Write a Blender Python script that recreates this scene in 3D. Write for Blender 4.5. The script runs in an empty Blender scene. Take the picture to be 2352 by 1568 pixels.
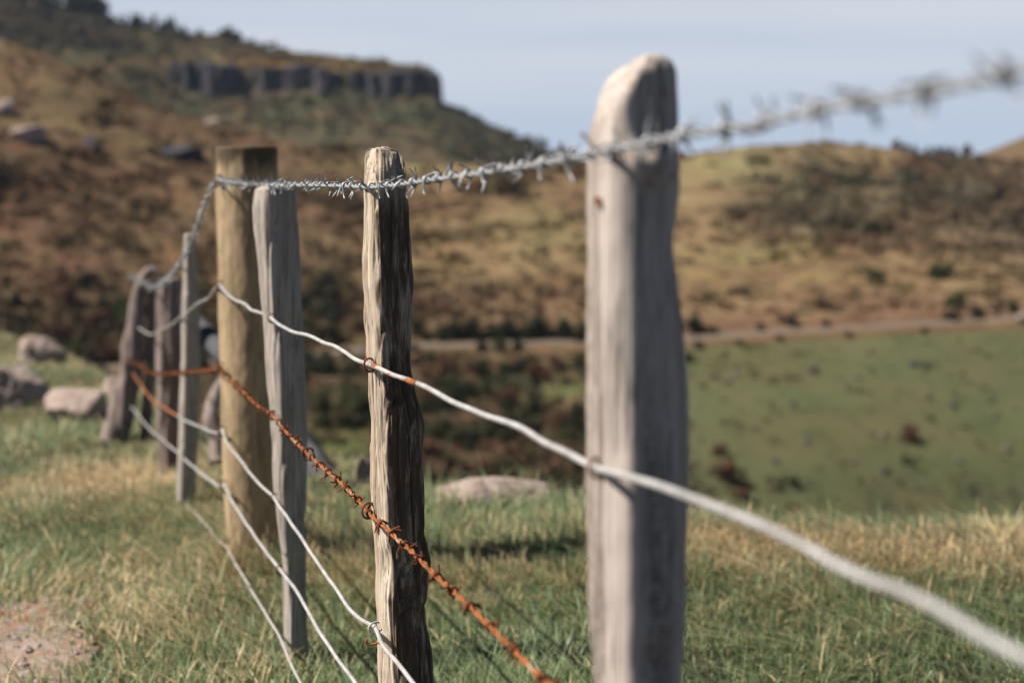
import bpy, math
import numpy as np
from mathutils import Vector, Matrix

S = bpy.context.scene
C = S.collection
# ------------------------------------------------------------------ camera, sky, sun, exposure
CAMZ = 1.32
TILT = math.radians(5.86)
FPX = 2352 * 50.0 / 36.0            # focal length in survey pixels (2352 x 1568 frame)
cam_d = bpy.data.cameras.new('camera')
cam_d.lens = 50; cam_d.sensor_width = 36; cam_d.clip_start = 0.02; cam_d.clip_end = 5000
cam_d.dof.use_dof = True
cam_d.dof.focus_distance = 2.78
cam_d.dof.aperture_fstop = 2.2
cam_d.dof.aperture_blades = 7
cam = bpy.data.objects.new('camera', cam_d); C.objects.link(cam)
cam.location = (0, 0, CAMZ); cam.rotation_euler = (math.radians(90) - TILT, 0, 0)
S.camera = cam

SUN_EL = math.radians(50)
SUN_AZ = math.radians(82)           # from behind the camera towards the left
sun_dir = Vector((-math.sin(SUN_AZ) * math.cos(SUN_EL), -math.cos(SUN_AZ) * math.cos(SUN_EL), math.sin(SUN_EL)))
sd = bpy.data.lights.new('sun', 'SUN'); sd.energy = 5.0; sd.angle = math.radians(0.5); sd.color = (1.0, 0.93, 0.84)
so = bpy.data.objects.new('sun', sd); C.objects.link(so)
so.rotation_euler = sun_dir.to_track_quat('Z', 'Y').to_euler()

W = bpy.data.worlds.new('World'); S.world = W; W.use_nodes = True
nt = W.node_tree; nt.nodes.clear()
def wn(t, **k):
    n = nt.nodes.new(t)
    for a, b in k.items(): setattr(n, a, b)
    return n
sky = wn('ShaderNodeTexSky', sky_type='NISHITA', sun_disc=False, sun_elevation=SUN_EL,
         sun_rotation=math.atan2(sun_dir.x, sun_dir.y), altitude=300, air_density=0.3, dust_density=0.1, ozone_density=2.0)
SKY = 0.05; EXPO = 0.48; EX = 2 ** EXPO
bg = wn('ShaderNodeBackground'); bg.inputs['Strength'].default_value = SKY
out = wn('ShaderNodeOutputWorld')
tc = wn('ShaderNodeTexCoord')
mp = wn('ShaderNodeMapping'); mp.inputs['Scale'].default_value = (2.0, 1.0, 26.0); mp.inputs['Location'].default_value = (0.4, 0.2, 0.9)
nz = wn('ShaderNodeTexNoise'); nz.inputs['Scale'].default_value = 1.5; nz.inputs['Detail'].default_value = 4; nz.inputs['Roughness'].default_value = 0.45
rmp = wn('ShaderNodeValToRGB'); rmp.color_ramp.elements[0].position = 0.34; rmp.color_ramp.elements[1].position = 0.66
sepx = wn('ShaderNodeSeparateXYZ')
hgt = wn('ShaderNodeMapRange', interpolation_type='SMOOTHSTEP'); hgt.inputs['From Min'].default_value = 0.035; hgt.inputs['From Max'].default_value = 0.10
low_ = wn('ShaderNodeMapRange', interpolation_type='SMOOTHSTEP'); low_.inputs['From Min'].default_value = 0.125; low_.inputs['From Max'].default_value = 0.18
low_.inputs['To Min'].default_value = 0.94; low_.inputs['To Max'].default_value = 0.06
c1 = wn('ShaderNodeMath', operation='MULTIPLY_ADD'); c1.inputs[1].default_value = 0.6; c1.inputs[2].default_value = 0.42
c2 = wn('ShaderNodeMath', operation='MULTIPLY')
lay = wn('ShaderNodeMix', data_type='RGBA'); mix = wn('ShaderNodeMix', data_type='RGBA')
L = nt.links.new
L(tc.outputs['Generated'], mp.inputs['Vector']); L(mp.outputs['Vector'], nz.inputs['Vector']); L(nz.outputs['Fac'], rmp.inputs['Fac'])
L(tc.outputs['Generated'], sepx.inputs['Vector']); L(sepx.outputs['Z'], hgt.inputs['Value']); L(sepx.outputs['Z'], low_.inputs['Value'])
L(rmp.outputs['Color'], c1.inputs[0]); L(c1.outputs[0], c2.inputs[0]); L(hgt.outputs['Result'], c2.inputs[1])
L(c2.outputs[0], lay.inputs['Factor'])
K_ = 1 / (SKY * EX)
lay.inputs['A'].default_value = (.525 * K_, .61 * K_, .745 * K_, 1); lay.inputs['B'].default_value = (.685 * K_, .73 * K_, .80 * K_, 1)
fwd_ = wn('ShaderNodeMapRange', interpolation_type='SMOOTHSTEP'); fwd_.inputs['From Min'].default_value = 0.0; fwd_.inputs['From Max'].default_value = 0.55   # bright horizon band cut off behind the camera so camera-facing sides get less light
fwd_band = wn('ShaderNodeMath', operation='MULTIPLY')
L(sepx.outputs['Y'], fwd_.inputs['Value']); L(low_.outputs['Result'], fwd_band.inputs[0]); L(fwd_.outputs['Result'], fwd_band.inputs[1]); L(fwd_band.outputs[0], mix.inputs['Factor']); L(sky.outputs['Color'], mix.inputs['A']); L(lay.outputs['Result'], mix.inputs['B'])
L(mix.outputs['Result'], bg.inputs['Color']); L(bg.outputs['Background'], out.inputs['Surface'])

S.view_settings.view_transform = 'Standard'; S.view_settings.look = 'None'
S.view_settings.exposure = EXPO; S.view_settings.gamma = 1.0
S.view_settings.use_curve_mapping = False
S.render.engine = 'CYCLES'
S.cycles.max_bounces = 5; S.cycles.transparent_max_bounces = 4
S.cycles.use_denoising = True

# ------------------------------------------------------------------ helpers
rng = np.random.default_rng(11)
cT, sT = math.cos(TILT), math.sin(TILT)
def ray(u, v):
    u = np.asarray(u, float); v = np.asarray(v, float)
    a = (u - 1176) / FPX; b = (784 - v) / FPX
    return a, cT + b * sT, -sT + b * cT
def at(u, v, Y):
    """point at forward distance Y seen towards survey direction (u, v)"""
    dx, dy, dz = ray(u, v); k = np.asarray(Y, float) / dy
    return np.stack(np.broadcast_arrays(dx * k, np.asarray(Y, float) + 0 * k, CAMZ + dz * k), -1)
def on_plane(u, v, x0, m):
    """point on the upright plane X = x0 + m*Y"""
    dx, dy, dz = ray(u, v); k = x0 / (dx - m * dy)
    return np.stack([dx * k, dy * k, CAMZ + dz * k], -1)

def _h(ix, iy, iz, seed):
    M = np.uint32
    n = (ix.astype(np.int64) * 374761393 + iy.astype(np.int64) * 668265263 + iz.astype(np.int64) * 2147483647 + seed * 1274126177) & 0xffffffff
    n = n.astype(np.uint64)
    n = ((n ^ (n >> np.uint64(13))) * np.uint64(1274126177)) & np.uint64(0xffffffff)
    n = ((n ^ (n >> np.uint64(16))) * np.uint64(2246822519)) & np.uint64(0xffffffff)
    n = n ^ (n >> np.uint64(15))
    return n.astype(np.float64) / 4294967295.0 * 2 - 1
def vn(p, seed=0):
    p = np.asarray(p, float); f = np.floor(p); i = f.astype(np.int64); t = p - f; t = t * t * (3 - 2 * t)
    r = 0
    for a in (0, 1):
        wx = t[..., 0] if a else 1 - t[..., 0]
        for b in (0, 1):
            wy = t[..., 1] if b else 1 - t[..., 1]
            for c in (0, 1):
                wz = t[..., 2] if c else 1 - t[..., 2]
                r = r + wx * wy * wz * _h(i[..., 0] + a, i[..., 1] + b, i[..., 2] + c, seed)
    return r
def fbm(p, o=4, seed=0, gain=0.5):
    p = np.asarray(p, float); r = 0; a = 1.0; s = 0
    for k in range(o):
        r = r + a * vn(p * 2 ** k + k * 17.3, seed + k); s += a; a *= gain
    return r / s
def p3(x, y, z=0.0):
    return np.stack(np.broadcast_arrays(np.asarray(x, float), np.asarray(y, float), np.asarray(z, float)), -1)

def smooth(e0, e1, x):
    t = np.clip((np.asarray(x, float) - e0) / (e1 - e0), 0, 1); return t * t * (3 - 2 * t)

def mk(name, V, faces, mat, loc=(0, 0, 0), parent=None, col=None, shade=True):
    """link ONE mesh object; V in world metres, faces = list of int arrays (n x 3 or n x 4)"""
    me = bpy.data.meshes.new(name)
    V = np.asarray(V, np.float32) - np.asarray(loc, np.float32)
    if not isinstance(faces, (list, tuple)): faces = [faces]
    faces = [np.asarray(f, np.int32) for f in faces if len(f)]
    loops = np.concatenate([f.ravel() for f in faces])
    lens = np.concatenate([np.full(len(f), f.shape[1], np.int32) for f in faces])
    starts = np.concatenate([[0], np.cumsum(lens)[:-1]]).astype(np.int32)
    me.vertices.add(len(V)); me.vertices.foreach_set('co', V.ravel())
    me.loops.add(len(loops)); me.loops.foreach_set('vertex_index', loops)
    me.polygons.add(len(lens)); me.polygons.foreach_set('loop_start', starts)
    me.polygons.foreach_set('use_smooth', np.full(len(lens), shade, bool))
    if col is not None:
        a = me.color_attributes.new('cover', 'FLOAT_COLOR', 'POINT')
        c = np.ones((len(V), 4), np.float32); c[:, :3] = col
        a.data.foreach_set('color', c.ravel())
    me.update(calc_edges=True); me.validate()
    if mat: me.materials.append(mat)
    o = bpy.data.objects.new(name, me); C.objects.link(o)
    if parent is not None:
        o.parent = parent; o.location = Vector(loc) - parent.location
    else: o.location = loc
    return o
def empty(name, loc):
    o = bpy.data.objects.new(name, None); C.objects.link(o); o.location = loc; o.empty_display_size = 0.1; return o
def tag(o, label=None, cat=None, group=None, kind=None):
    if label: o['label'] = label
    if cat: o['category'] = cat
    if group: o['group'] = group
    if kind: o['kind'] = kind
    return o
def dup(o, loc, rz=0.0, sc=1.0):
    r = o.copy(); C.objects.link(r); r.location = loc; r.rotation_euler = (0, 0, rz); r.scale = (sc,) * 3 if np.isscalar(sc) else sc
    for ch in list(o.children):
        c = ch.copy(); C.objects.link(c); c.parent = r
    return r

def grid_faces(n, m, wrap=False):
    i = np.arange(n - 1)[:, None]; j = np.arange(m if wrap else m - 1)[None, :]
    j2 = (j + 1) % m
    return np.stack(np.broadcast_arrays(i * m + j, i * m + j2, (i + 1) * m + j2, (i + 1) * m + j), -1).reshape(-1, 4)

def resample(P, step):
    """Catmull-Rom through the points, even spacing"""
    P = np.asarray(P, float); Q = np.vstack([2 * P[0] - P[1], P, 2 * P[-1] - P[-2]]); o = []
    for i in range(len(P) - 1):
        a, b, c, d = Q[i:i + 4]; n = max(2, int(np.linalg.norm(c - b) / step * 2) + 1)
        t = np.linspace(0, 1, n, endpoint=False)[:, None]
        o.append(0.5 * (2 * b + (c - a) * t + (2 * a - 5 * b + 4 * c - d) * t ** 2 + (3 * b - a - 3 * c + d) * t ** 3))
    o.append(P[-1:]); R = np.vstack(o)
    s = np.concatenate([[0], np.cumsum(np.linalg.norm(np.diff(R, axis=0), axis=1))])
    n = max(3, int(s[-1] / step)); q = np.linspace(0, s[-1], n)
    return np.stack([np.interp(q, s, R[:, k]) for k in range(3)], -1)
def frames(P):
    T = np.gradient(P, axis=0); T /= np.linalg.norm(T, axis=1)[:, None] + 1e-12
    N = np.zeros_like(P); n = np.cross(T[0], [0, 0, 1.0])
    if np.linalg.norm(n) < 1e-3: n = np.array([1.0, 0, 0])
    n /= np.linalg.norm(n)
    for i in range(len(P)):
        n = n - T[i] * n.dot(T[i]); n /= np.linalg.norm(n) + 1e-12; N[i] = n
    return T, N, np.cross(T, N)
def tube(P, R, k=8):
    P = np.asarray(P, float); n = len(P); R = np.broadcast_to(np.asarray(R, float), (n,))
    T, N, B = frames(P); a = np.arange(k) * 2 * np.pi / k
    V = P[:, None] + R[:, None, None] * (np.cos(a)[None, :, None] * N[:, None] + np.sin(a)[None, :, None] * B[:, None])
    V = np.vstack([V.reshape(-1, 3), P[:1] - T[:1] * R[0] * .4, P[-1:] + T[-1:] * R[-1] * .4])
    q = grid_faces(n, k, True)[:, ::-1]
    j = np.arange(k); j2 = (j + 1) % k
    t1 = np.stack([j, np.full(k, n * k), j2][::1], -1); t2 = np.stack([(n - 1) * k + j2, np.full(k, n * k + 1), (n - 1) * k + j], -1)
    return V, q, np.vstack([t1, t2])
def join(parts):
    Vs, Q, T, o = [], [], [], 0
    for V, q, t in parts:
        Vs.append(V); Q.append(np.asarray(q).reshape(-1, 4) + o); T.append(np.asarray(t).reshape(-1, 3) + o); o += len(V)
    return np.vstack(Vs), [np.vstack(Q), np.vstack(T)]

# ------------------------------------------------------------------ materials
class NT:
    def __init__(s, name):
        s.m = bpy.data.materials.new(name); s.m.use_nodes = True; s.t = s.m.node_tree; s.t.nodes.clear()
        s.o = s.t.nodes.new('ShaderNodeOutputMaterial'); s.b = s.t.nodes.new('ShaderNodeBsdfPrincipled')
        s.t.links.new(s.b.outputs[0], s.o.inputs['Surface'])
        s.tc = s.t.nodes.new('ShaderNodeTexCoord').outputs['Object']
    def n(s, t, **k):
        n = s.t.nodes.new(t)
        for a, b in k.items(): setattr(n, a, b)
        return n
    def l(s, a, b): s.t.links.new(a, b)
    def map(s, sc, loc=(0, 0, 0), v=None):
        m = s.n('ShaderNodeMapping'); m.inputs['Scale'].default_value = sc; m.inputs['Location'].default_value = loc
        s.l(v or s.tc, m.inputs['Vector']); return m.outputs[0]
    def noise(s, v, scale, detail=4, rough=0.55, dist=0.0):
        n = s.n('ShaderNodeTexNoise'); n.inputs['Scale'].default_value = scale; n.inputs['Detail'].default_value = detail
        n.inputs['Roughness'].default_value = rough; n.inputs['Distortion'].default_value = dist
        s.l(v, n.inputs['Vector']); return n.outputs['Fac']
    def ramp(s, f, stops):
        r = s.n('ShaderNodeValToRGB'); e = r.color_ramp.elements
        while len(e) < len(stops): e.new(0.5)
        for x, (p, c) in zip(e, stops):
            x.position = p; x.color = (c, c, c, 1) if np.isscalar(c) else (*c, 1)
        s.l(f, r.inputs['Fac']); return r.outputs['Color']
    def mix(s, f, a, b, bt='MIX'):
        m = s.n('ShaderNodeMix', data_type='RGBA', blend_type=bt)
        for i, x in (('Factor', f), ('A', a), ('B', b)):
            if hasattr(x, 'links'): s.l(x, m.inputs[i])
            elif i == 'Factor': m.inputs[0].default_value = x
            else: m.inputs[i].default_value = (*x, 1) if not np.isscalar(x) else (x, x, x, 1)
        return m.outputs['Result']
    def math(s, op, a, b):
        m = s.n('ShaderNodeMath', operation=op)
        for i, x in ((0, a), (1, b)):
            if hasattr(x, 'links'): s.l(x, m.inputs[i])
            else: m.inputs[i].default_value = x
        return m.outputs[0]
    def bump(s, h, strength, dist):
        b = s.n('ShaderNodeBump'); b.inputs['Strength'].default_value = strength; b.inputs['Distance'].default_value = dist
        s.l(h, b.inputs['Height']); s.l(b.outputs[0], s.b.inputs['Normal'])
    def attr(s):
        a = s.n('ShaderNodeVertexColor'); a.layer_name = 'cover'; return a.outputs['Color']
    def done(s, col, rough=0.9, spec=0.2, metal=0.0):
        if hasattr(col, 'links'): s.l(col, s.b.inputs['Base Color'])
        else: s.b.inputs['Base Color'].default_value = (*col, 1)
        if hasattr(rough, 'links'): s.l(rough, s.b.inputs['Roughness'])
        else: s.b.inputs['Roughness'].default_value = rough
        s.b.inputs['Specular IOR Level'].default_value = spec; s.b.inputs['Metallic'].default_value = metal
        return s.m

def wood(name, pale, mid, dark, stain, stain_amt=0.5, crack=0.36, moss=None, stz=.22, seed=0.0, fine=1.0, wet=None, mask=False):
    N = NT(name); o = (seed, seed * 1.7, seed * .3)
    g = N.map((1, 1, 0.035), o)                       # long grain
    warp = N.noise(N.map((1, 1, .25), o), 18, 2)
    gr = N.noise(g, 150 * fine, 5, .65, .4)
    gr2 = N.noise(g, 42 * fine, 3, .6, .8)
    col = N.mix(N.ramp(gr2, [(.35, 0.0), (.68, 1.0)]), mid, pale)
    col = N.mix(N.ramp(gr, [(crack - .05, 1.0), (crack + .1, 0.0)]), col, dark)
    fg = N.noise(N.map((1, 1, .02), o), 330 * fine, 3, .6)
    col = N.mix(N.ramp(fg, [(.34, .6), (.46, 0.0)]), col, dark)
    st = N.noise(N.map((1, 1, stz), o), 16, 5, .6, .6)
    sp = N.noise(N.map((1, 1, .5), o), 130, 4, .7)
    sm = N.math('MULTIPLY', N.ramp(st, [(.62 - .35 * stain_amt, 0.0), (.8 - .3 * stain_amt, 1.0)]), N.ramp(sp, [(.36, .25), (.58, 1.0)]))
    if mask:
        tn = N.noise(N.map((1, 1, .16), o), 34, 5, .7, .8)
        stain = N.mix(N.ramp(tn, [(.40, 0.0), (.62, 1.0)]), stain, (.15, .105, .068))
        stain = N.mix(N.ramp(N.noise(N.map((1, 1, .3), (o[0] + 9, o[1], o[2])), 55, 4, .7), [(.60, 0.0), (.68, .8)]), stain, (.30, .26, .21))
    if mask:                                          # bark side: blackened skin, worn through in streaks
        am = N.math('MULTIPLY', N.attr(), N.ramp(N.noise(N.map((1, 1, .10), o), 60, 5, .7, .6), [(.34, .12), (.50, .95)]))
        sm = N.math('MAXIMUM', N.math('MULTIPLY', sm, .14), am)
    col = N.mix(sm, col, stain)
    if moss: 
        ms = N.noise(N.map((1, 1, .4), o), 24, 4, .6)
        col = N.mix(N.ramp(ms, [(.58, 0.0), (.72, .7)]), col, moss)
    if wet:                                           # the top of the post is blackened by wet rot
        sp_ = N.n('ShaderNodeSeparateXYZ'); N.l(N.tc, sp_.inputs[0])
        wz = N.math('ADD', sp_.outputs['Z'], N.math('MULTIPLY', st, .16))
        wr = N.n('ShaderNodeMapRange'); wr.inputs['From Min'].default_value = wet; wr.inputs['From Max'].default_value = wet + .05; N.l(wz, wr.inputs['Value'])
        col = N.mix(N.math('MULTIPLY', wr.outputs['Result'], .85), col, (.085, .068, .045))
    N.bump(N.math('ADD', N.math('MULTIPLY', gr, .7), gr2), .6, .0009)
    return N.done(col, .92, .12)

M = {}
M['wood_near'] = wood('pale_split_wood', (.72, .63, .56), (.55, .47, .415), (.17, .14, .12), (.24, .195, .165), .5, .37, stz=.05, seed=1.3)
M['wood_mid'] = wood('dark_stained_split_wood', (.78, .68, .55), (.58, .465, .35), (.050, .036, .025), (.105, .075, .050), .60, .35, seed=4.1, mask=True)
M['wood_grey'] = wood('grey_split_wood', (.58, .52, .45), (.38, .34, .30), (.11, .095, .085), (.19, .17, .16), .3, .36, seed=7.7)
M['wood_round'] = wood('tan_round_wood', (.56, .43, .27), (.46, .34, .205), (.17, .11, .065), (.26, .19, .125), .46, .33, seed=2.2, moss=(.20, .19, .09), wet=1.475)
M['wood_far'] = wood('pink_grey_weathered_wood', (.42, .345, .31), (.30, .235, .21), (.10, .08, .07), (.13, .10, .09), .4, .38, seed=9.4)
M['wood_drift'] = wood('blue_grey_weathered_log', (.135, .14, .15), (.10, .10, .11), (.05, .05, .05), (.08, .08, .08), .3, .34, seed=5.9)

def metal(name, a, b, rust=None, thr=.55, scale=60, rough=.5, met=.35):
    N = NT(name); n = N.noise(N.tc, scale, 4, .6)
    col = N.mix(N.ramp(n, [(.35, 0.0), (.65, 1.0)]), a, b)
    if rust:
        r = N.noise(N.tc, 9, 4, .65)
        col = N.mix(N.ramp(r, [(thr, 0.0), (thr + .08, 1.0)]), col, rust)
    N.bump(N.noise(N.tc, scale * 8, 3), .35, .0008)
    return N.done(col, rough, .4, met)
M['galv'] = metal('galvanised_wire', (.36, .37, .38), (.50, .51, .52), rough=.48, met=.4)
M['white_wire'] = metal('pale_wire', (.38, .37, .36), (.56, .55, .54), (.33, .18, .10), .64, 28, rough=.6, met=.15)
M['grey_wire'] = metal('dull_grey_wire', (.44, .42, .40), (.56, .54, .52), (.30, .15, .08), .68, rough=.6, met=.15)
M['rust'] = metal('orange_rust', (.19, .060, .020), (.44, .155, .046), (.50, .36, .25), .58, 70, .9, 0)
M['rust_dark'] = metal('brown_rust', (.10, .034, .016), (.27, .09, .032), None, .5, 90, .85, 0)

def leaf(name, base=(1, 1, 1), var=.25, rough=.65, trans=0.0):
    N = NT(name); c = N.attr()
    n = N.noise(N.tc, 3.0, 3)
    N.l(N.mix(1.0, c, N.ramp(n, [(.3, 1 - var), (.7, 1 + var)]), 'MULTIPLY'), N.b.inputs['Base Color'])
    N.b.inputs['Roughness'].default_value = rough; N.b.inputs['Specular IOR Level'].default_value = .25
    if trans:
        t = N.n('ShaderNodeBsdfTranslucent'); m = N.n('ShaderNodeMixShader'); m.inputs[0].default_value = trans
        N.l(c, t.inputs['Color']); N.l(N.b.outputs[0], m.inputs[1]); N.l(t.outputs[0], m.inputs[2]); N.l(m.outputs[0], N.o.inputs['Surface'])
    return N.m
M['leaf'] = leaf('shrub_leaves', rough=.8, trans=.4)
M['grass'] = leaf('grass_blades', var=.12, rough=.36, trans=.4)

def hill_mat(name, s1, s2):
    N = NT(name); c = N.attr()
    a = N.noise(N.map((1, 1, 1.6)), s1, 6, .62, .5); b = N.noise(N.map((1, 1, 1.6), (31, 7, 3)), s2, 5, .65, .3)
    c2 = N.mix(N.ramp(a, [(.40, 0.0), (.66, .75)]), c, (.115, .066, .042))
    c2 = N.mix(N.ramp(N.noise(N.map((1, 1, 1.6), (91, 7, 53)), s1 * 1.7, 5, .6, .6), [(.52, 0.0), (.66, .55)]), c2, (.165, .082, .050))
    c2 = N.mix(N.ramp(b, [(.5, 0.0), (.66, .45)]), c2, (.085, .086, .044))
    d = N.noise(N.map((1, 1, 1.6), (3, 77, 9)), s2 * .8, 5, .6)
    c2 = N.mix(N.ramp(d, [(.56, 0.0), (.72, .55)]), c2, (.235, .17, .088))
    N.bump(b, .6, 1.0)
    return N.done(c2, .95, .05)
M['hill'] = hill_mat('scrubby_hillside', .045, .16)
M['far_hill'] = hill_mat('far_hillside', .02, .055)
def paddock_mat():
    N = NT('paddock_turf'); c = N.attr()
    a = N.noise(N.tc, .10, 5, .6); b = N.noise(N.tc, .9, 4, .65)
    c2 = N.mix(N.ramp(a, [(.36, 0.0), (.62, .75)]), c, (.125, .112, .058))
    c2 = N.mix(N.ramp(N.noise(N.map((1, 1, 1), (50, 9, 2)), .22, 5, .65), [(.5, 0.0), (.68, .6)]), c2, (.062, .075, .038))
    c2 = N.mix(N.ramp(b, [(.52, 0.0), (.7, .35)]), c2, (.075, .075, .035))
    N.bump(b, .4, .3)
    return N.done(c2, .95, .05)
M['paddock'] = paddock_mat()
def soil_mat(name, a, b, c_, s):
    N = NT(name); n = N.noise(N.tc, s, 6, .65); f = N.noise(N.tc, s * 9, 5, .7)
    col = N.mix(N.ramp(n, [(.38, 0.0), (.62, 1.0)]), a, b); col = N.mix(N.ramp(f, [(.45, 0.0), (.62, .9)]), col, c_)
    N.bump(f, .8, .01); return N.done(col, .95, .1)
M['soil'] = soil_mat('turf_soil', (.045, .044, .022), (.065, .055, .03), (.03, .028, .016), 2.2)
M['gravel'] = soil_mat('gravel_dirt', (.27, .155, .10), (.31, .225, .175), (.36, .315, .285), 3.0)
M['road'] = soil_mat('pale_gravel_road', (.175, .14, .11), (.14, .11, .085), (.21, .17, .135), .2)
def rock_mat(name, a, b, c_, s, sz=1.0):
    N = NT(name); tv = N.map((1, 1, sz)); n = N.noise(tv, s, 6, .65, .6); f = N.noise(tv, s * 6, 5, .7)
    col = N.mix(N.ramp(n, [(.36, 0.0), (.6, 1.0)]), a, b); col = N.mix(N.ramp(f, [(.52, 0.0), (.66, .8)]), col, c_)
    N.bump(N.math('ADD', n, N.math('MULTIPLY', f, .5)), .9, .12 / s); return N.done(col, .93, .15)
M['boulder'] = rock_mat('pink_grey_boulder', (.33, .245, .205), (.46, .375, .33), (.58, .51, .46), 4)
M['bluff'] = rock_mat('dark_basalt', (.034, .036, .046), (.068, .064, .073), (.16, .135, .14), .16, .25)
M['far_rock'] = rock_mat('dull_grey_rock', (.13, .11, .085), (.22, .18, .15), (.09, .08, .06), 1.2)
M['pebble'] = rock_mat('pebbles', (.38, .29, .25), (.46, .41, .38), (.55, .52, .50), 30)

# ------------------------------------------------------------------ near ground: a grassy knoll with a rounded brow
CR_T = np.array([-1.2, -.45, -.36, -.283, -.235, -.19, -.146, -.054, .13, .36, 1.2])
CR_Y = np.array([22, 18.5, 16.5, 12.2, 10.2, 8.3, 6.9, 6.0, 5.5, 5.4, 5.4])
def crest(x, y):
    t = x / np.maximum(y, .8); return np.interp(t, CR_T, CR_Y)
def ground(x, y):
    x = np.asarray(x, float); y = np.asarray(y, float)
    z = -0.30 * smooth(5.4, 9.0, y) * smooth(-.6, -1.5, x)
    z = z + .035 * fbm(p3(x * .8, y * .8), 3, 5) + .018 * fbm(p3(x * 3.2, y * 3.2), 2, 9)
    d = y - crest(x, y)
    z = z - .62 * (np.sqrt(np.maximum(d, 0) ** 2 + .5) - .707) * (d > 0)
    return z
gx = np.concatenate([np.linspace(-24, -8, 34)[:-1], np.linspace(-8, 6, 176), np.linspace(6, 22, 34)[1:]])
gy = np.concatenate([np.linspace(-6, 1, 16)[:-1], np.linspace(1, 13, 150), np.linspace(13, 34, 70)[1:]])
X, Y = np.meshgrid(gx, gy); Zg = ground(X, Y)
gr_o = mk('grass_ground', np.stack([X, Y, Zg], -1).reshape(-1, 3), grid_faces(len(gy), len(gx)), M['soil'])
tag(gr_o, kind='structure')

# gravel track at the lower left
def gravel_edge(x, y):
    e = np.minimum(-1.22 - (y - 3.85) * .42 - x, (4.45 - y) * .8)
    return e + .30 * fbm(p3(x * 2.4, y * 2.4), 4, 3)
hx = np.linspace(-4.2, -.7, 130); hy = np.linspace(1.6, 5.1, 130); HX, HY = np.meshgrid(hx, hy)
e = gravel_edge(HX, HY)
HZ = ground(HX, HY) + .012 + .02 * fbm(p3(HX * 14, HY * 14), 3, 21)
f = grid_faces(130, 130); f = f[(e.ravel()[f] > 0).all(1)]
tag(mk('gravel_path', np.stack([HX, HY, HZ], -1).reshape(-1, 3), f, M['gravel']), kind='structure')
n = 5200
px = rng.uniform(-4, -.8, n); py = rng.uniform(2.2, 5, n); k = gravel_edge(px, py) > .0; px, py = px[k], py[k]; n = len(px)
ico = np.array([[0, 0, 1], [.9, 0, .1], [.2, .85, .15], [-.8, .4, 0], [-.6, -.7, .1], [.4, -.8, -.05], [0, 0, -.6]])
icf = np.array([[0, 1, 2], [0, 2, 3], [0, 3, 4], [0, 4, 5], [0, 5, 1], [6, 2, 1], [6, 3, 2], [6, 4, 3], [6, 5, 4], [6, 1, 5]])
sz = rng.lognormal(-5.1, .45, n); a = rng.uniform(0, 6.28, n)
v = ico[None] * (1 + rng.uniform(-.25, .25, (n, 7, 3))) * sz[:, None, None] * [1, 1, .7]
v = np.stack([v[..., 0] * np.cos(a)[:, None] - v[..., 1] * np.sin(a)[:, None], v[..., 0] * np.sin(a)[:, None] + v[..., 1] * np.cos(a)[:, None], v[..., 2]], -1)
v += np.stack([px, py, ground(px, py) + .018], -1)[:, None]
tag(mk('gravel', v.reshape(-1, 3), (icf[None] + (np.arange(n) * 7)[:, None, None]).reshape(-1, 3), M['pebble'], shade=False),
    'loose pale gravel scattered over the bare track', 'gravel', kind='stuff')

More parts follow.
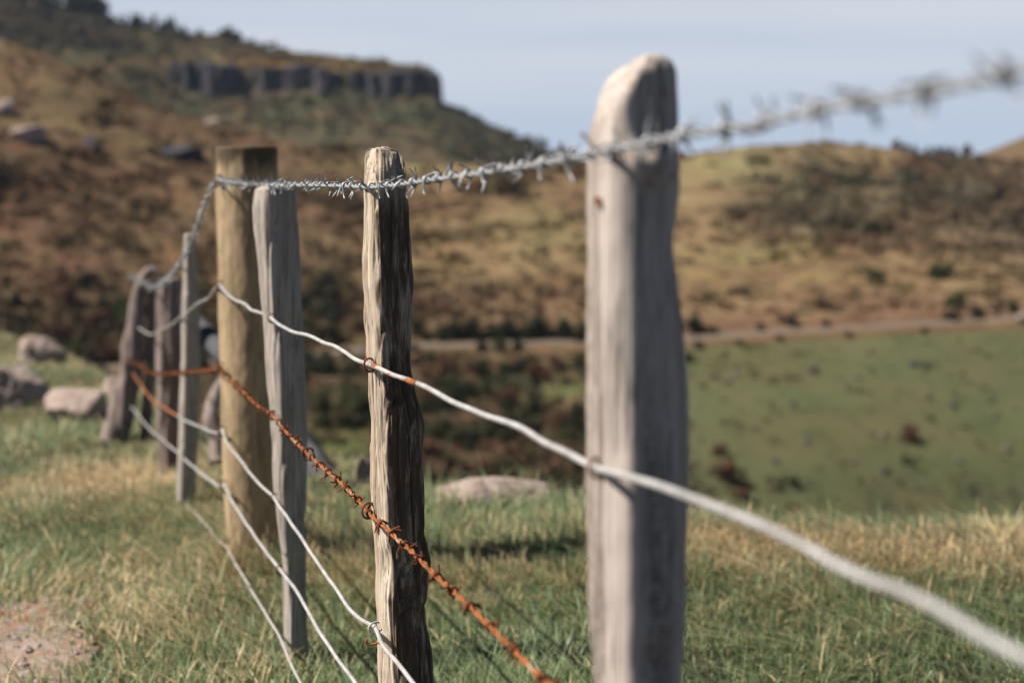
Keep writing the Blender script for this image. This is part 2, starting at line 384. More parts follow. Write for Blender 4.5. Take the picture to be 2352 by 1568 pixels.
# grass blades
def blades(n, x0, x1, y0, y1, hmul=1.0, wmul=1.0, seed=1, tmin=-9, tmax=9, back=0.9, strawy=0.0, floppy=0.0):
    r = np.random.default_rng(seed)
    x = r.uniform(x0, x1, n); y = r.uniform(y0, y1, n)
    t = x / y; keep = (t > tmin) & (t < tmax) & (y < crest(x, y) + back)
    clump = fbm(p3(x * 2.3, y * 2.3), 3, 33); fineclump = vn(p3(x * 11, y * 11), 35)
    keep &= r.uniform(0, 1, n) < np.clip(.72 + .55 * clump + .3 * fineclump, .12, 1)
    ge = gravel_edge(x, y); keep &= (ge < -.02) | ((r.uniform(0, 1, n) < (.75 * np.exp(-np.maximum(ge, 0) * 8) + .03)))
    bare = fbm(p3(x * 1.1, y * 1.1), 3, 52); keep &= ~((bare > .52) & (x > 0.8))
    x, y, clump, fineclump = x[keep], y[keep], clump[keep], fineclump[keep]; n = len(x)
    z = ground(x, y) - .006
    h = r.gamma(5, .0080, n) * (1 + .9 * np.clip(clump, -.4, .8)) * hmul + .012
    w = r.uniform(.0016, .0036, n) * wmul
    yaw = r.uniform(0, 6.283, n); lean = np.clip(r.normal(1.02 + floppy, .42, n), .05, 2.0)
    wind = 2.9 + fbm(p3(x * 1.3, y * 1.3), 2, 44) * 2.5
    lx = np.cos(yaw) * .7 + np.cos(wind) * .5; ly = np.sin(yaw) * .7 + np.sin(wind) * .5
    curl = r.uniform(.4, 1.7, n)
    s = np.array([0, .38, .72, 1.0])
    up = h[:, None] * (s - .38 * lean[:, None] * s ** 2 * curl[:, None] * .75)
    sd_ = h[:, None] * lean[:, None] * s ** (1.3) * 0.85
    cx = x[:, None] + lx[:, None] * sd_; cy = y[:, None] + ly[:, None] * sd_; cz = z[:, None] + np.maximum(up, .004 * s)
    sx, sy = -ly, lx; q = np.sqrt(sx ** 2 + sy ** 2) + 1e-6
    a2 = r.normal(0, .6, n); sx, sy = sx / q * np.cos(a2) - sy / q * np.sin(a2), sx / q * np.sin(a2) + sy / q * np.cos(a2)
    ww = w[:, None] * np.array([1, .95, .7, .12])
    Lf = np.stack([cx - sx[:, None] * ww, cy - sy[:, None] * ww, cz], -1); Rt = np.stack([cx + sx[:, None] * ww, cy + sy[:, None] * ww, cz], -1)
    V = np.stack([Lf, Rt], 2).reshape(n, 8, 3)
    b = np.arange(3) * 2; fq = np.stack([b, b + 1, b + 3, b + 2], -1)
    F = (fq[None] + (np.arange(n) * 8)[:, None, None]).reshape(-1, 4)
    # blade colours: live green, olive, straw
    pst = np.clip(.045 + strawy + .42 * fbm(p3(x * .9, y * .9), 3, 61) + .16 * fineclump, .05, .9)
    pst = np.maximum(pst, .95 * np.exp(-(((x + 1.95) / .6) ** 2 + ((y - 7.3) / 1.3) ** 2)))
    pst = np.maximum(pst, .62 * np.exp(-((y - crest(x, y) + .2) / .45) ** 2) * (x > .3))
    pst = np.minimum(.8, pst + .22 * smooth(7.6, 10.5, y) * (1 + fbm(p3(x * .7, y * .7), 2, 63)))
    k = r.uniform(0, 1, n)
    green = np.array([.295, .345, .185]); gg = np.array([.200, .280, .148]); ol = np.array([.40, .375, .22]); st = np.array([.76, .60, .36])
    mixg = r.uniform(0, 1, n)[:, None]
    c = green * mixg + gg * (1 - mixg); c = np.where((k < pst * 1.8)[:, None], ol, c); c = np.where((k < pst)[:, None], st * r.uniform(.75, 1.1, n)[:, None], c)
    c = c * r.uniform(.7, 1.4, n)[:, None]
    return V.reshape(-1, 3), F, np.repeat(c, 8, 0)
V1, F1, c1 = blades(420000, -4.2, 4.4, 2.9, 7.4, 1.0, 1.0, 1)
V2, F2, c2 = blades(300000, -8.6, -.7, 6.2, 18.5, 1.15, 1.7, 2, -.52, -.02, .7)
V3, F3, c3 = blades(130000, -3.6, 4.2, 3.1, 6.8, 1.72, .9, 3, strawy=.07, floppy=.25)
V4, F4_, c4 = blades(26000, -1.0, .7, 4.7, 5.6, 2.3, .9, 4, strawy=.15)
Vg = np.vstack([V1, V2, V3, V4]); Fg = np.vstack([F1, F2 + len(V1), F3 + len(V1) + len(V2), F4_ + len(V1) + len(V2) + len(V3)])
tag(mk('grass', Vg, Fg, M['grass'], col=np.vstack([c1, c2, c3, c4])), 'short tangled green and straw coloured grass on the knoll', 'grass', kind='stuff')

# ------------------------------------------------------------------ far ground: valley side with a road, far hill with bluffs
def ip(u, pts): return np.interp(u, [p[0] for p in pts], [p[1] for p in pts])
RIDGE = [(-1200, -60), (-600, -20), (-200, 45), (0, 97), (100, 130), (230, 195), (380, 262), (550, 300), (700, 328), (850, 362), (950, 385), (1100, 388), (1250, 385), (1400, 372), (1560, 357), (1640, 344), (1760, 334), (1850, 331), (1950, 334), (2050, 341), (2110, 352), (2200, 356), (2280, 362), (2500, 380), (3600, 430)]
ROAD = [(-1200, 880), (300, 850), (600, 832), (700, 822), (950, 800), (1350, 792), (1600, 783), (1800, 768), (2000, 756), (2200, 745), (2352, 736), (2700, 716), (3600, 680)]
SKYL = [(-1200, -160), (-600, -110), (-200, -45), (0, -12), (100, 6), (200, 26), (300, 58), (420, 74), (520, 84), (620, 112), (700, 122), (850, 137), (950, 153), (1003, 168), (1008, 228), (1060, 260), (1130, 294), (1220, 336), (1300, 364), (1400, 402), (1600, 440), (3600, 560)]
def zof(v, r):
    b = (784 - v) / FPX; return CAMZ + r * (-sT + b * cT) / (cT + b * sT)
def polar(us, R, Z):
    """R, Z (rows x cols) -> points; direction chosen by survey column"""
    b = 0.0
    el = (Z - CAMZ) / R                     # = dz/dy
    bb = (el * cT + sT) / (cT - el * sT)
    a = (us[None] - 1176) / FPX
    return np.stack([a / (cT + bb * sT) * R, R, Z], -1)
us = np.linspace(-1200, 3500, 471)
rv = ip(us, ROAD); cv = ip(us, RIDGE)
rb = np.interp(us, [-1200, 3500], [55, 178]); vb = np.interp(us, [-1200, 3500], [1120, 1240])
Rr = np.interp(us, [-1200, 0, 600, 1150, 1600, 2000, 3500], [380, 350, 330, 340, 400, 430, 470])
R0 = 200.0
zroad = zof(rv, R0)
one = np.ones_like(us)
rows_r = [26 * one, rb * .62, rb, rb + .5 * (R0 - rb), R0 * one, (R0 + 1.2) * one, (R0 + 7.0) * one, (R0 + 8.5) * one, R0 + .25 * (Rr - R0), R0 + .6 * (Rr - R0), R0 + .88 * (Rr - R0), Rr, Rr + 40, Rr + 130]
vv = lambda f: rv - 14 + (cv - rv + 14) * f
rows_z = [-11 * one, zof(vb, rb) - 3.0, zof(vb, rb), zof(vb + (rv - vb) * .62, rb + .5 * (R0 - rb)), zroad - .9, zroad, zroad + .15, zroad + 1.6,
          zof(vv(.34), R0 + .25 * (Rr - R0)), zof(vv(.72), R0 + .6 * (Rr - R0)), zof(vv(.94), R0 + .88 * (Rr - R0)), zof(cv, Rr), zof(cv, Rr) - 3.5, zof(cv, Rr) - 40]
nseg = [8, 5, 22, 22, 1, 2, 2, 26, 40, 30, 16, 6, 6]
RR, ZZ, ROW = [], [], []
for k, nn in enumerate(nseg):
    for j in range(nn):
        t = j / nn
        RR.append(rows_r[k] * (1 - t) + rows_r[k + 1] * t); ZZ.append(rows_z[k] * (1 - t) + rows_z[k + 1] * t); ROW.append(k)
RR.append(rows_r[-1]); ZZ.append(rows_z[-1]); ROW.append(len(nseg))
RR = np.array(RR); ZZ = np.array(ZZ); ROW = np.array(ROW)
# soften the profile kinks above the road, then roughen the slopes
hi = np.where(ROW >= 8)[0]
for _ in range(14):
    ZZ[hi[1:-1]] = .5 * ZZ[hi[1:-1]] + .25 * (ZZ[hi[1:-1] - 1] + ZZ[hi[1:-1] + 1])
ZZ[ROW == 11] += (zof(cv, Rr) - ZZ[np.where(ROW == 11)[0][0]])[None] * 1.0
PC = polar(us, RR, ZZ)
amp = np.select([ROW <= 1, ROW <= 3, ROW <= 7, ROW <= 10, ROW >= 11], [.3, .5, .06, 1.0, .25])[:, None] * np.ones_like(RR)
PC[..., 2] += amp * (2.2 * fbm(p3(PC[..., 0] * .02, PC[..., 1] * .02), 3, 81) + .9 * fbm(p3(PC[..., 0] * .09, PC[..., 1] * .09), 3, 82))
def proj(P):
    x, y, z = P[..., 0], P[..., 1], P[..., 2] - CAMZ
    fwd = y * cT - z * sT; upc = y * sT + z * cT
    return 1176 + FPX * x / fwd, 784 - FPX * upc / fwd
UC, VC = proj(PC)
def paint(u, v, base, blobs):
    col = np.ones(u.shape + (3,)) * base
    for (cu, cv_, ru, rv_, c, w) in blobs:
        g = w * np.exp(-((u - cu) / ru) ** 2 - ((v - cv_) / rv_) ** 2)
        col = col * (1 - g[..., None]) + np.array(c) * g[..., None]
    return col
TAN = (.235, .172, .088); GOLD = (.245, .178, .08); RUST = (.140, .080, .052); DARK = (.038, .036, .018); OLV = (.115, .10, .042); GRN = (.115, .130, .048); GRY = (.085, .075, .055); STRAW = (.30, .24, .11)
BL = [(300, 335, 110, 35, OLV, .7), (560, 430, 120, 40, (.085, .088, .042), .7), (120, 570, 120, 50, OLV, .6), (480, 520, 90, 40, (.08, .085, .04), .6), (700, 560, 90, 60, (.085, .085, .042), .5), (60, 430, 140, 60, RUST, .75), (200, 630, 220, 70, RUST, .6), (430, 600, 120, 60, GOLD, .5), (330, 420, 120, 40, (.17, .085, .05), .6), (620, 330, 90, 26, (.19, .10, .06), .6), (330, 480, 340, 130, (.155, .078, .05), .5), (60, 240, 200, 90, GOLD, .2), (90, 200, 160, 60, (.12, .085, .05), .5), (400, 380, 200, 40, TAN, .4), (150, 330, 100, 40, TAN, .45), (40, 330, 120, 30, (.13, .075, .05), .6), (200, 250, 120, 40, (.13, .10, .055), .5), (80, 480, 220, 90, RUST, .7), (330, 520, 150, 90, OLV, .5), (250, 760, 420, 75, DARK, .9),
      (600, 620, 200, 100, RUST, .55), (760, 690, 120, 90, DARK, .75), (800, 350, 120, 30, TAN, .6), (950, 380, 160, 16, STRAW, .8), (1100, 560, 260, 120, TAN, .9), (1250, 530, 90, 60, GRN, .45), (1080, 480, 60, 60, RUST, .5),
      (1000, 700, 250, 35, RUST, .7), (1150, 765, 260, 26, DARK, .8),
      (1680, 395, 190, 62, (.235, .215, .10), .95), (1600, 470, 70, 90, TAN, .8), (1880, 460, 190, 105, (.070, .072, .045), .9), (2150, 430, 170, 90, (.075, .07, .048), .75), (2010, 370, 90, 30, TAN, .8), (1780, 620, 260, 60, GOLD, .9), (2230, 640, 80, 60, TAN, .6), (1700, 590, 120, 30, GRN, .4), (2300, 520, 120, 100, GRY, .6), (2250, 590, 60, 30, TAN, .5),
      (2080, 715, 260, 30, RUST, .8), (1700, 745, 200, 16, RUST, .7)]
colC = paint(UC, VC, (.165, .112, .062), BL)
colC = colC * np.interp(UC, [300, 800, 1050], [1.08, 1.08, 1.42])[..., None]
low = (ROW <= 3)[:, None] * np.ones_like(UC)
pad = paint(UC, VC, (.100, .122, .056), [(2300, 850, 260, 90, (.075, .088, .045), .8), (1700, 840, 250, 50, (.10, .09, .04), .7), (1900, 1000, 300, 90, (.11, .09, .044), .5), (2000, 1130, 400, 50, (.08, .09, .042), .7)])
gul = paint(UC, VC, (.095, .076, .046), [(1290, 920, 110, 60, GRN, .95), (770, 1030, 100, 70, (.12, .15, .05), .95), (1150, 830, 120, 20, OLV, .7), (1230, 820, 150, 14, TAN, .5), (830, 930, 100, 60, DARK, .8), (1100, 1020, 150, 90, RUST, .6), (900, 1090, 90, 30, OLV, .5)])
mixr = smooth(1380, 1560, UC - (VC - 900) * .35)[..., None]
lowc = gul * (1 - mixr) + pad * mixr
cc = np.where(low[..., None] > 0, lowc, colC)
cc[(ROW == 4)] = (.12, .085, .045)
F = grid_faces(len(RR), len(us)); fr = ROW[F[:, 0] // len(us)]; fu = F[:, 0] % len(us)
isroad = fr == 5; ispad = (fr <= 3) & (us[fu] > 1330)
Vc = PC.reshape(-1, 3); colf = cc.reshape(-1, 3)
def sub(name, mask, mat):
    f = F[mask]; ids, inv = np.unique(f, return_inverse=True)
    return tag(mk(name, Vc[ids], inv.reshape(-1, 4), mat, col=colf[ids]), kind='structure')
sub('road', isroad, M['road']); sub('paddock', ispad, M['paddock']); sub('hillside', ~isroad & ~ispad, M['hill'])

# far hill
ud = np.linspace(-1200, 3500, 591)
sk = ip(ud, SKYL)
vbs = np.where(ud < 1005, np.interp(ud, [-1200, 300, 380, 1005], [120, 190, 222, 236]), sk + 12)
vtp = np.where(ud < 1005, np.interp(ud, [-1200, 300, 380, 560, 800, 1005], [60, 130, 165, 172, 172, 172]), sk + 6)
o1 = np.ones_like(ud)
Rl = np.interp(ud, us, Rr) + 60
def blur(a, n):
    k = np.hanning(2 * n + 1); k /= k.sum(); return np.convolve(np.pad(a, n, mode='edge'), k, 'valid')
vb0 = blur(np.maximum(vbs, sk + 20) + 60, 22); vbs = np.maximum(blur(vbs, 9), sk + 6)
dr = [Rl, 620 * o1, 700 * o1, 716 * o1, 800 * o1, 860 * o1, 1100 * o1]
dz = [zof(ip(ud, RIDGE) + 90, Rl), zof(vb0, 620), zof(vbs, 700), zof(vtp, 716), zof(sk, 800), zof(sk, 800) - 8, zof(sk, 800) - 90]
ns = [20, 24, 6, 24, 5, 6]; DR, DZ = [], []
for k, nn in enumerate(ns):
    for j in range(nn):
        t = j / nn; DR.append(dr[k] * (1 - t) + dr[k + 1] * t); DZ.append(dz[k] * (1 - t) + dz[k + 1] * t)
DR.append(dr[-1] * 1.0); DZ.append(dz[-1]); DR = np.array(DR); DZ = np.array(DZ)
PD = polar(ud, DR, DZ)
PD[:44, :, 2] += 2.5 * fbm(p3(PD[:44, :, 0] * .03, PD[:44, :, 1] * .03), 4, 91)
PD[44:, :, 2] += .7 * fbm(p3(PD[44:, :, 0] * .06, PD[44:, :, 1] * .06), 3, 92)
UD, VD = proj(PD)
colD = paint(UD, VD, (.092, .088, .05), [(100, 60, 260, 60, (.055, .046, .026), .9), (300, 180, 160, 60, (.08, .068, .036), .7), (700, 145, 320, 20, (.21, .13, .042), .8), (930, 158, 120, 12, (.26, .17, .06), .8), (900, 270, 260, 45, (.085, .100, .056), .9), (650, 280, 160, 60, (.09, .096, .055), .8),
      (1100, 320, 180, 40, (.078, .090, .052), .9), (560, 260, 50, 60, RUST, .4), (1150, 378, 200, 12, (.035, .035, .02), .8), (630, 155, 40, 12, (.30, .15, .03), .7)])
tag(mk('far_hill', PD.reshape(-1, 3), grid_faces(len(DR), len(ud)), M['far_hill'], col=colD.reshape(-1, 3)), kind='structure')
# hill closing the valley on the right
ue = np.linspace(2020, 3500, 90); ske = ip(ue, [(2020, 400), (2150, 372), (2245, 356), (2290, 340), (2352, 314), (2500, 262), (2800, 190), (3500, 120)])
ER = np.array([480 + 0 * ue] + [560 + i * 14 + 0 * ue for i in range(14)] + [800 + 0 * ue])
rbv = ip(ue, RIDGE) + 70
EZ = np.array([zof(rbv + 90, 480)] + [zof(rbv + (ske - rbv) * math.sin(.5 * math.pi * i / 13), 560 + i * 14) for i in range(14)] + [zof(ske, 742) - 30])
PE = polar(ue, ER, EZ); PE[:14, :, 2] += 2 * fbm(p3(PE[:14, :, 0] * .03, PE[:14, :, 1] * .03), 3, 95); UE, VE = proj(PE)
tag(mk('right_hill', PE.reshape(-1, 3), grid_faces(len(ER), len(ue)), M['far_hill'], col=paint(UE, VE, (.17, .115, .06), [(2330, 390, 90, 40, GRY, .5)]).reshape(-1, 3)), kind='structure')

# ------------------------------------------------------------------ rocks
def rock(name, c, size, seed, mat, label, cat='boulder', group=None, n=34, rz=0.0, cut=.75, sink=.25):
    th = np.linspace(0, 2 * np.pi, n * 2, endpoint=False); ph = np.linspace(.02, np.pi - .02, n)
    T, Pp = np.meshgrid(th, ph); d = np.stack([np.sin(Pp) * np.cos(T), np.sin(Pp) * np.sin(T), np.cos(Pp)], -1)
    r = np.random.default_rng(seed); rad = np.ones(T.shape) * 1.15
    for _ in range(17):                               # flat fracture planes
        nn = r.normal(size=3); nn /= np.linalg.norm(nn); h = r.uniform(cut - .12, .92)
        q = d @ nn; rad = np.minimum(rad, np.where(q > .05, h / np.maximum(q, .05), 9))
    rad = rad * (1 + .05 * fbm(d * 2.2 + seed, 3, seed) + .09 * fbm(d * 7 + seed, 3, seed + 5))
    V = d * rad[..., None] * np.array(size); cs, sn = math.cos(rz), math.sin(rz)
    V = np.stack([V[..., 0] * cs - V[..., 1] * sn, V[..., 0] * sn + V[..., 1] * cs, V[..., 2]], -1)
    base = np.array(c, float); V = V + base + [0, 0, size[2] * (1 - sink * 2)]
    o = mk(name, V.reshape(-1, 3), grid_faces(n, n * 2, True)[:, ::-1], mat, loc=tuple(base))
    return tag(o, label, cat, group)
def rock_at(u, v, Y, size, seed, label, cat='boulder', group=None, rz=0.0, mat='boulder', name='boulder', sink=.33):
    p = at(u, v, Y); p[2] = ground(p[0], p[1]) if Y < 20 else p[2]
    return rock(name, p, size, seed, M[mat], label, cat, group, rz=rz, sink=sink)
rock_at(30, 925, 10.9, (.27, .28, .25), 3, 'squarish boulder with pale sunlit top and dark shaded side at the left edge', rz=.3)
rock_at(180, 962, 10.2, (.24, .20, .21), 8, 'low pinkish pale boulder lying beside the squarish dark sided boulder')
rock_at(100, 832, 13.6, (.24, .30, .21), 12, 'pinkish boulder resting up on the grassy brow above the other boulders')
rock_at(268, 905, 11.6, (.13, .16, .12), 15, 'small grey stone tucked against the gnarled hollow post')
rock_at(1105, 1150, 6.1, (.32, .17, .07), 21, 'long flat pinkish slab of rock at the knoll brow behind the stained post', 'rock', name='rock_slab', sink=.3)
rock_at(842, 1128, 6.3, (.05, .10, .11), 23, 'small upright stone peeping out behind the stained post', 'rock', name='stone')

def hillpoint(u, v):
    """nearest modelled slope point seen at (u, v)"""
    d = (UC - u) ** 2 + ((VC - v) * 1.5) ** 2 + np.where(ROW[:, None] < 2, 1e6, 0); i = np.unravel_index(np.argmin(d), d.shape); return PC[i].copy()
def farpoint(u, v):
    d = (UD - u) ** 2 + ((VD - v) * 1.5) ** 2; i = np.unravel_index(np.argmin(d), d.shape); return PD[i].copy()
for i, (u, v, w, hh, lab) in enumerate([(10, 262, 30, 22, 'grey rock outcrop with a dark shaded hollow at the left edge of the hillside'), (70, 320, 46, 20, 'broad pale grey outcrop below the rocky left edge of the hillside'), (210, 350, 26, 22, 'dark crag in a dip of the left hillside'),
      (410, 362, 52, 17, 'long low dark ledge of rock on the hillside above the round post'), (500, 272, 18, 8, 'small pale stone on the spur under the bluffs'), (2345, 735, 20, 12, 'pale cut rock beside the road at the right edge')]):
    p = hillpoint(u, v); k = p[1] / FPX
    rock('rock_outcrop', p, (w * k, w * k * .8, hh * k * 1.1), 40 + i, M['bluff'] if i in (2, 3) else M['boulder'], lab, 'rock outcrop', n=22)
rr = np.random.default_rng(5)
spots = [(1665, 880), (1690, 868), (1640, 868), (1700, 975), (1740, 985), (1940, 895), (1975, 870), (2235, 885), (2130, 850), (2100, 842), (2025, 1000), (2280, 960), (1820, 930), (2030, 1085), (1870, 850), (2310, 1040), (1960, 1060), (1780, 1060), (2190, 930), (1610, 1010), (1850, 1015), (2200, 1060)]
for i, (u, v) in enumerate(spots):
    p = hillpoint(u, v); k = p[1] / FPX; s = rr.uniform(7, 13) * k
    rock('small_rock', p, (s, s * .9, s * .75), 60 + i, M['far_rock'] if i % 5 < 2 else M['bluff'], 'small grey rock scattered in the open green paddock', 'rock', 'rocks scattered over the paddock', n=10)

# bluffs along the far hill
def bluff(u0, u1, vt, vb_, Y, depth, seed, label, sharp=False):
    nr, nc = 60, 260
    a = np.linspace(0, 2 * np.pi, nc, endpoint=False)
    sx = np.sign(np.cos(a)) * np.abs(np.cos(a)) ** .35; sy = np.sign(np.sin(a)) * np.abs(np.sin(a)) ** .6
    P0 = at(u0, vb_, Y); P1 = at(u1, vb_, Y); zt = float(at(.5 * (u0 + u1), vt, Y)[2]); zb = float(P0[2]) - 5
    hw = .5 * (P1[0] - P0[0]); cx = .5 * (P1[0] + P0[0])
    t = np.linspace(0, 1, nr)[:, None]; sc = np.where(t > .93, np.sqrt(np.maximum(0, 1 - ((t - .93) / .072) ** 2)) * .35 + .65, 1.0) * (1 + .05 * (1 - t))
    x = cx + hw * sx[None] * sc; y = Y + depth * .5 + depth * .5 * sy[None] * sc; z = zb + (zt - zb) * t + 0 * x
    col_ = vn(p3(x * .30, y * .30, z * .02), seed) ; big = fbm(p3(x * .07, y * .07, z * .03), 3, seed + 2); rg = fbm(p3(x * .5, y * .5, z * .3), 3, seed + 4)
    col2 = vn(p3(x * .11, y * .11, z * .02), seed + 9)
    y = y + (3.0 * big + 2.2 * np.abs(col_) + 6.0 * np.abs(col2) + .8 * rg) * np.where(sy[None] < 0, 1, .3) ; x = x + .6 * rg
    z = z - t * (zt - zb) * .28 * np.clip(-.2 + .9 * vn(p3(x * .045, 0 * x, 0 * x), seed + 11), 0, 1)
    z = z - t * (zt - zb) * .25 * np.abs(sx[None]) ** 10 * ((sx[None] < 0) | (not sharp)) * (.5 + .5 * vn(p3(sx[None] * 3, 0, 0), seed + 8)) 
    z = z + t * (2.6 * vn(p3(x * .12, y * .1), seed + 6) + .8 * vn(p3(x * .4, y * .4), seed + 7))
    V = np.stack([x, y, z], -1).reshape(-1, 3); V = np.vstack([V, [[cx, Y + depth / 2, zt]]])
    j = np.arange(nc); top = np.stack([(nr - 1) * nc + j, (nr - 1) * nc + (j + 1) % nc, np.full(nc, nr * nc)], -1)
    o = mk('rock_bluff', V, [grid_faces(nr, nc, True), top], M['bluff'], loc=(cx, Y, zb), shade=False)
    return tag(o, label, 'bluff', 'dark bluffs along the far hill')
bluff(378, 545, 140, 226, 700, 40, 1, 'broken dark bluff farthest from the sky edge of the far hill')
bluff(560, 788, 150, 224, 702, 40, 2, 'middle dark bluff streaked with pink under an orange patch')
bluff(786, 1004, 158, 238, 700, 60, 3, 'sheer dark bluff ending the far hill against the sky', True)

# ------------------------------------------------------------------ shrubs, trees, scrub
def leaf_quads(r, cen, s, n, flat=.9):
    """n leaf-sized quads filling an ellipsoid clump; cen (3), s (3)"""
    d = r.normal(size=(n, 3)); d /= np.linalg.norm(d, axis=1)[:, None]; rad = r.uniform(.35, 1, n) ** .5
    p = np.asarray(cen) + d * rad[:, None] * np.asarray(s)
    u_ = r.normal(size=(n, 3)); u_ /= np.linalg.norm(u_, axis=1)[:, None]; w_ = np.cross(u_, d + .3 * r.normal(size=(n, 3))); w_ /= np.linalg.norm(w_, axis=1)[:, None] + 1e-9
    return p, u_, w_
def clump_mesh(r, cens, sizes, nper, q, cols):
    P, U_, W_, K = [], [], [], []
    for c, s, col in zip(cens, sizes, cols):
        p, u_, w_ = leaf_quads(r, c, s, nper); P.append(p); U_.append(u_); W_.append(w_)
        K.append(np.array(col) * r.uniform(.6, 1.45, nper)[:, None])
    P = np.vstack(P); U_ = np.vstack(U_); W_ = np.vstack(W_); K = np.vstack(K); n = len(P)
    z = np.mean([np.mean(s) for s in sizes]); h = q * z * r.uniform(.6, 1.3, n)[:, None]
    V = np.stack([P - U_ * h, P + W_ * h * .6, P + U_ * h, P - W_ * h * .6], 1)
    return V.reshape(-1, 3), (np.arange(n) * 4)[:, None] + np.arange(4)[None], np.repeat(K, 4, 0)
bark = NT('dark_bark').done((.05, .038, .028), .95, .05); M['bark'] = bark
def shrub_proto(name, seed, col, tall=1.0):
    """unit shrub: about 1 m in radius, standing at the origin; foliage and stem are its parts"""
    r = np.random.default_rng(seed); root = empty(name, (0, 0, 0))
    cens, sizes, cols = [], [], []
    for i in range(9):
        a = r.uniform(0, 6.28); q = r.uniform(0, .75); s = r.uniform(.3, .55)
        cens.append((q * math.cos(a), q * math.sin(a), tall * (r.uniform(.25, 1.15) - q * .35))); sizes.append((s, s, s * .85 * tall)); cols.append(np.array(col) * r.uniform(.75, 1.25))
    V, F_, K = clump_mesh(r, cens, sizes, 70, .30, cols)
    V[:, 2] = np.maximum(V[:, 2], -.1)
    mk('foliage', V, F_, M['leaf'], parent=root, col=K, shade=False)
    tv, tq, tt = tube(resample(np.array([[0, 0, -.4], [.04, .02, .2], [-.03, .05, .7 * tall]]), .1), np.linspace(.09, .03, 12)[:len(resample(np.array([[0, 0, -.4], [.04, .02, .2], [-.03, .05, .7 * tall]]), .1))] if False else .06, 6)
    mk('stem', tv, [tq, tt], M['bark'], parent=root)
    return root
def place(proto, first, p, sc, rz, label, cat, group):
    o = proto if first else dup(proto, (0, 0, 0))
    o.location = p; o.rotation_euler = (0, 0, rz); o.scale = (sc, sc, sc) if np.isscalar(sc) else sc
    tag(o, label, cat, group); return o
KINDS = {'dark': [shrub_proto('dark_shrub', 1, (.044, .048, .025)), 'dark evergreen shrub'], 'rust': [shrub_proto('rusty_shrub', 2, (.155, .082, .050)), 'rust brown bracken shrub'],
         'olive': [shrub_proto('olive_shrub', 3, (.10, .10, .046)), 'olive green shrub'], 'green': [shrub_proto('green_shrub', 4, (.065, .08, .03)), 'bushy green shrub']}
used = set()
def shrub(kind, u, v, wpx, label=None, group=None, hs=1.0):
    p = hillpoint(u, v); k = p[1] / FPX; pr = KINDS[kind][0]; s = wpx * k / 2
    o = place(pr, kind not in used, p - np.array([0, 0, .1 * s]), (s, s, s * hs), rr.uniform(0, 6.28), label, 'shrub', group); used.add(kind); return o
# line of dark shrubs along the upper side of the road
for u, v, w in [(715, 770, 70), (760, 775, 60), (985, 785, 40), (1045, 782, 80), (1100, 780, 40), (1140, 778, 56), (1175, 780, 40), (1215, 776, 66), (1265, 775, 46), (1300, 776, 40), (1340, 774, 60), (1010, 778, 60), (1080, 768, 70), (1160, 766, 66), (1240, 768, 70), (1290, 764, 60), (1325, 782, 50), (960, 770, 60), (740, 745, 90), (700, 720, 80), (765, 700, 70), (720, 690, 60), (775, 760, 70), (1400, 774, 60), (1480, 770, 60), (1590, 758, 56), (1635, 762, 34), (1750, 755, 30), (1820, 748, 34), (1900, 745, 30)]:
    shrub('dark', u, v, w, 'dark evergreen shrub in the row along the upper edge of the road', 'dark shrubs along the road')
for u, v, w, kd in [(700, 832, 60, 'dark'), (745, 828, 50, 'olive'), (790, 826, 46, 'dark'), (860, 818, 50, 'rust'), (905, 812, 56, 'dark'), (950, 812, 40, 'olive'), (1105, 808, 46, 'dark'), (1145, 806, 50, 'olive'), (1185, 806, 44, 'dark'), (1600, 800, 36, 'dark'), (1700, 792, 28, 'rust'), (1790, 786, 26, 'dark'), (1950, 776, 26, 'rust'), (2120, 766, 24, 'rust')]:
    shrub(kd, u, v, w, KINDS[kd][1] + ' along the lower edge of the road', 'shrubs below the road, ' + KINDS[kd][1])
shrub('green', 2160, 640, 74, 'big bushy green shrub on the slope above the road at the right')
shrub('green', 2008, 645, 48, 'bushy green shrub left of the big one on the right hand slope')
shrub('green', 2205, 705, 66, 'green shrub low on the slope, just over the dark road shrubs')
shrub('dark', 2180, 735, 52, 'dark shrub touching the road below the bushy green ones'); shrub('dark', 2240, 730, 46, 'dark shrub at the road bend beside a green shrub'); shrub('dark', 2330, 715, 40, 'dark shrub near the pale cut rock by the road')
shrub('rust', 1672, 1110, 84, 'rust brown bush low in the green paddock close to the big round topped post', hs=1.1); shrub('rust', 1650, 1040, 46, 'smaller rust brown bush just above the low one in the paddock'); shrub('rust', 1700, 1150, 50, 'rust brown bush half hidden behind the grassy brow')
shrub('rust', 2092, 1010, 52, 'lone brown shrub standing in the middle of the green paddock', hs=1.3); shrub('olive', 2075, 1065, 34, 'low olive shrub below the lone brown shrub of the paddock'); shrub('dark', 2130, 850, 26, 'small dark tussock shrub high in the paddock')
shrub('dark', 1245, 520, 30, 'dark shrub alone on the tan slope between the two tall posts')
shrub('dark', 1580, 830, 40, 'dark shrub below the road beside the big round topped post')
# gully full of shrubs left of the paddock
gr_ = np.random.default_rng(77); cnt = 0
for i in range(400):
    u = gr_.uniform(660, 1480); v = gr_.uniform(835, 1140)
    if ((u - 1290) / 100) ** 2 + ((v - 915) / 50) ** 2 < 1 or ((u - 775) / 75) ** 2 + ((v - 1045) / 60) ** 2 < 1: continue
    kd = gr_.choice(['dark', 'rust', 'olive', 'dark'] if v < 1000 else ['rust', 'rust', 'olive', 'dark'])
    if u < 900 and v < 960: kd = gr_.choice(['dark', 'dark', 'green', 'olive'])
    shrub(kd, u, v, gr_.uniform(28, 76), KINDS[kd][1] + ' among others in the gully below the road', 'gully shrubs, ' + KINDS[kd][1]); cnt += 1
    if cnt >= 200: break
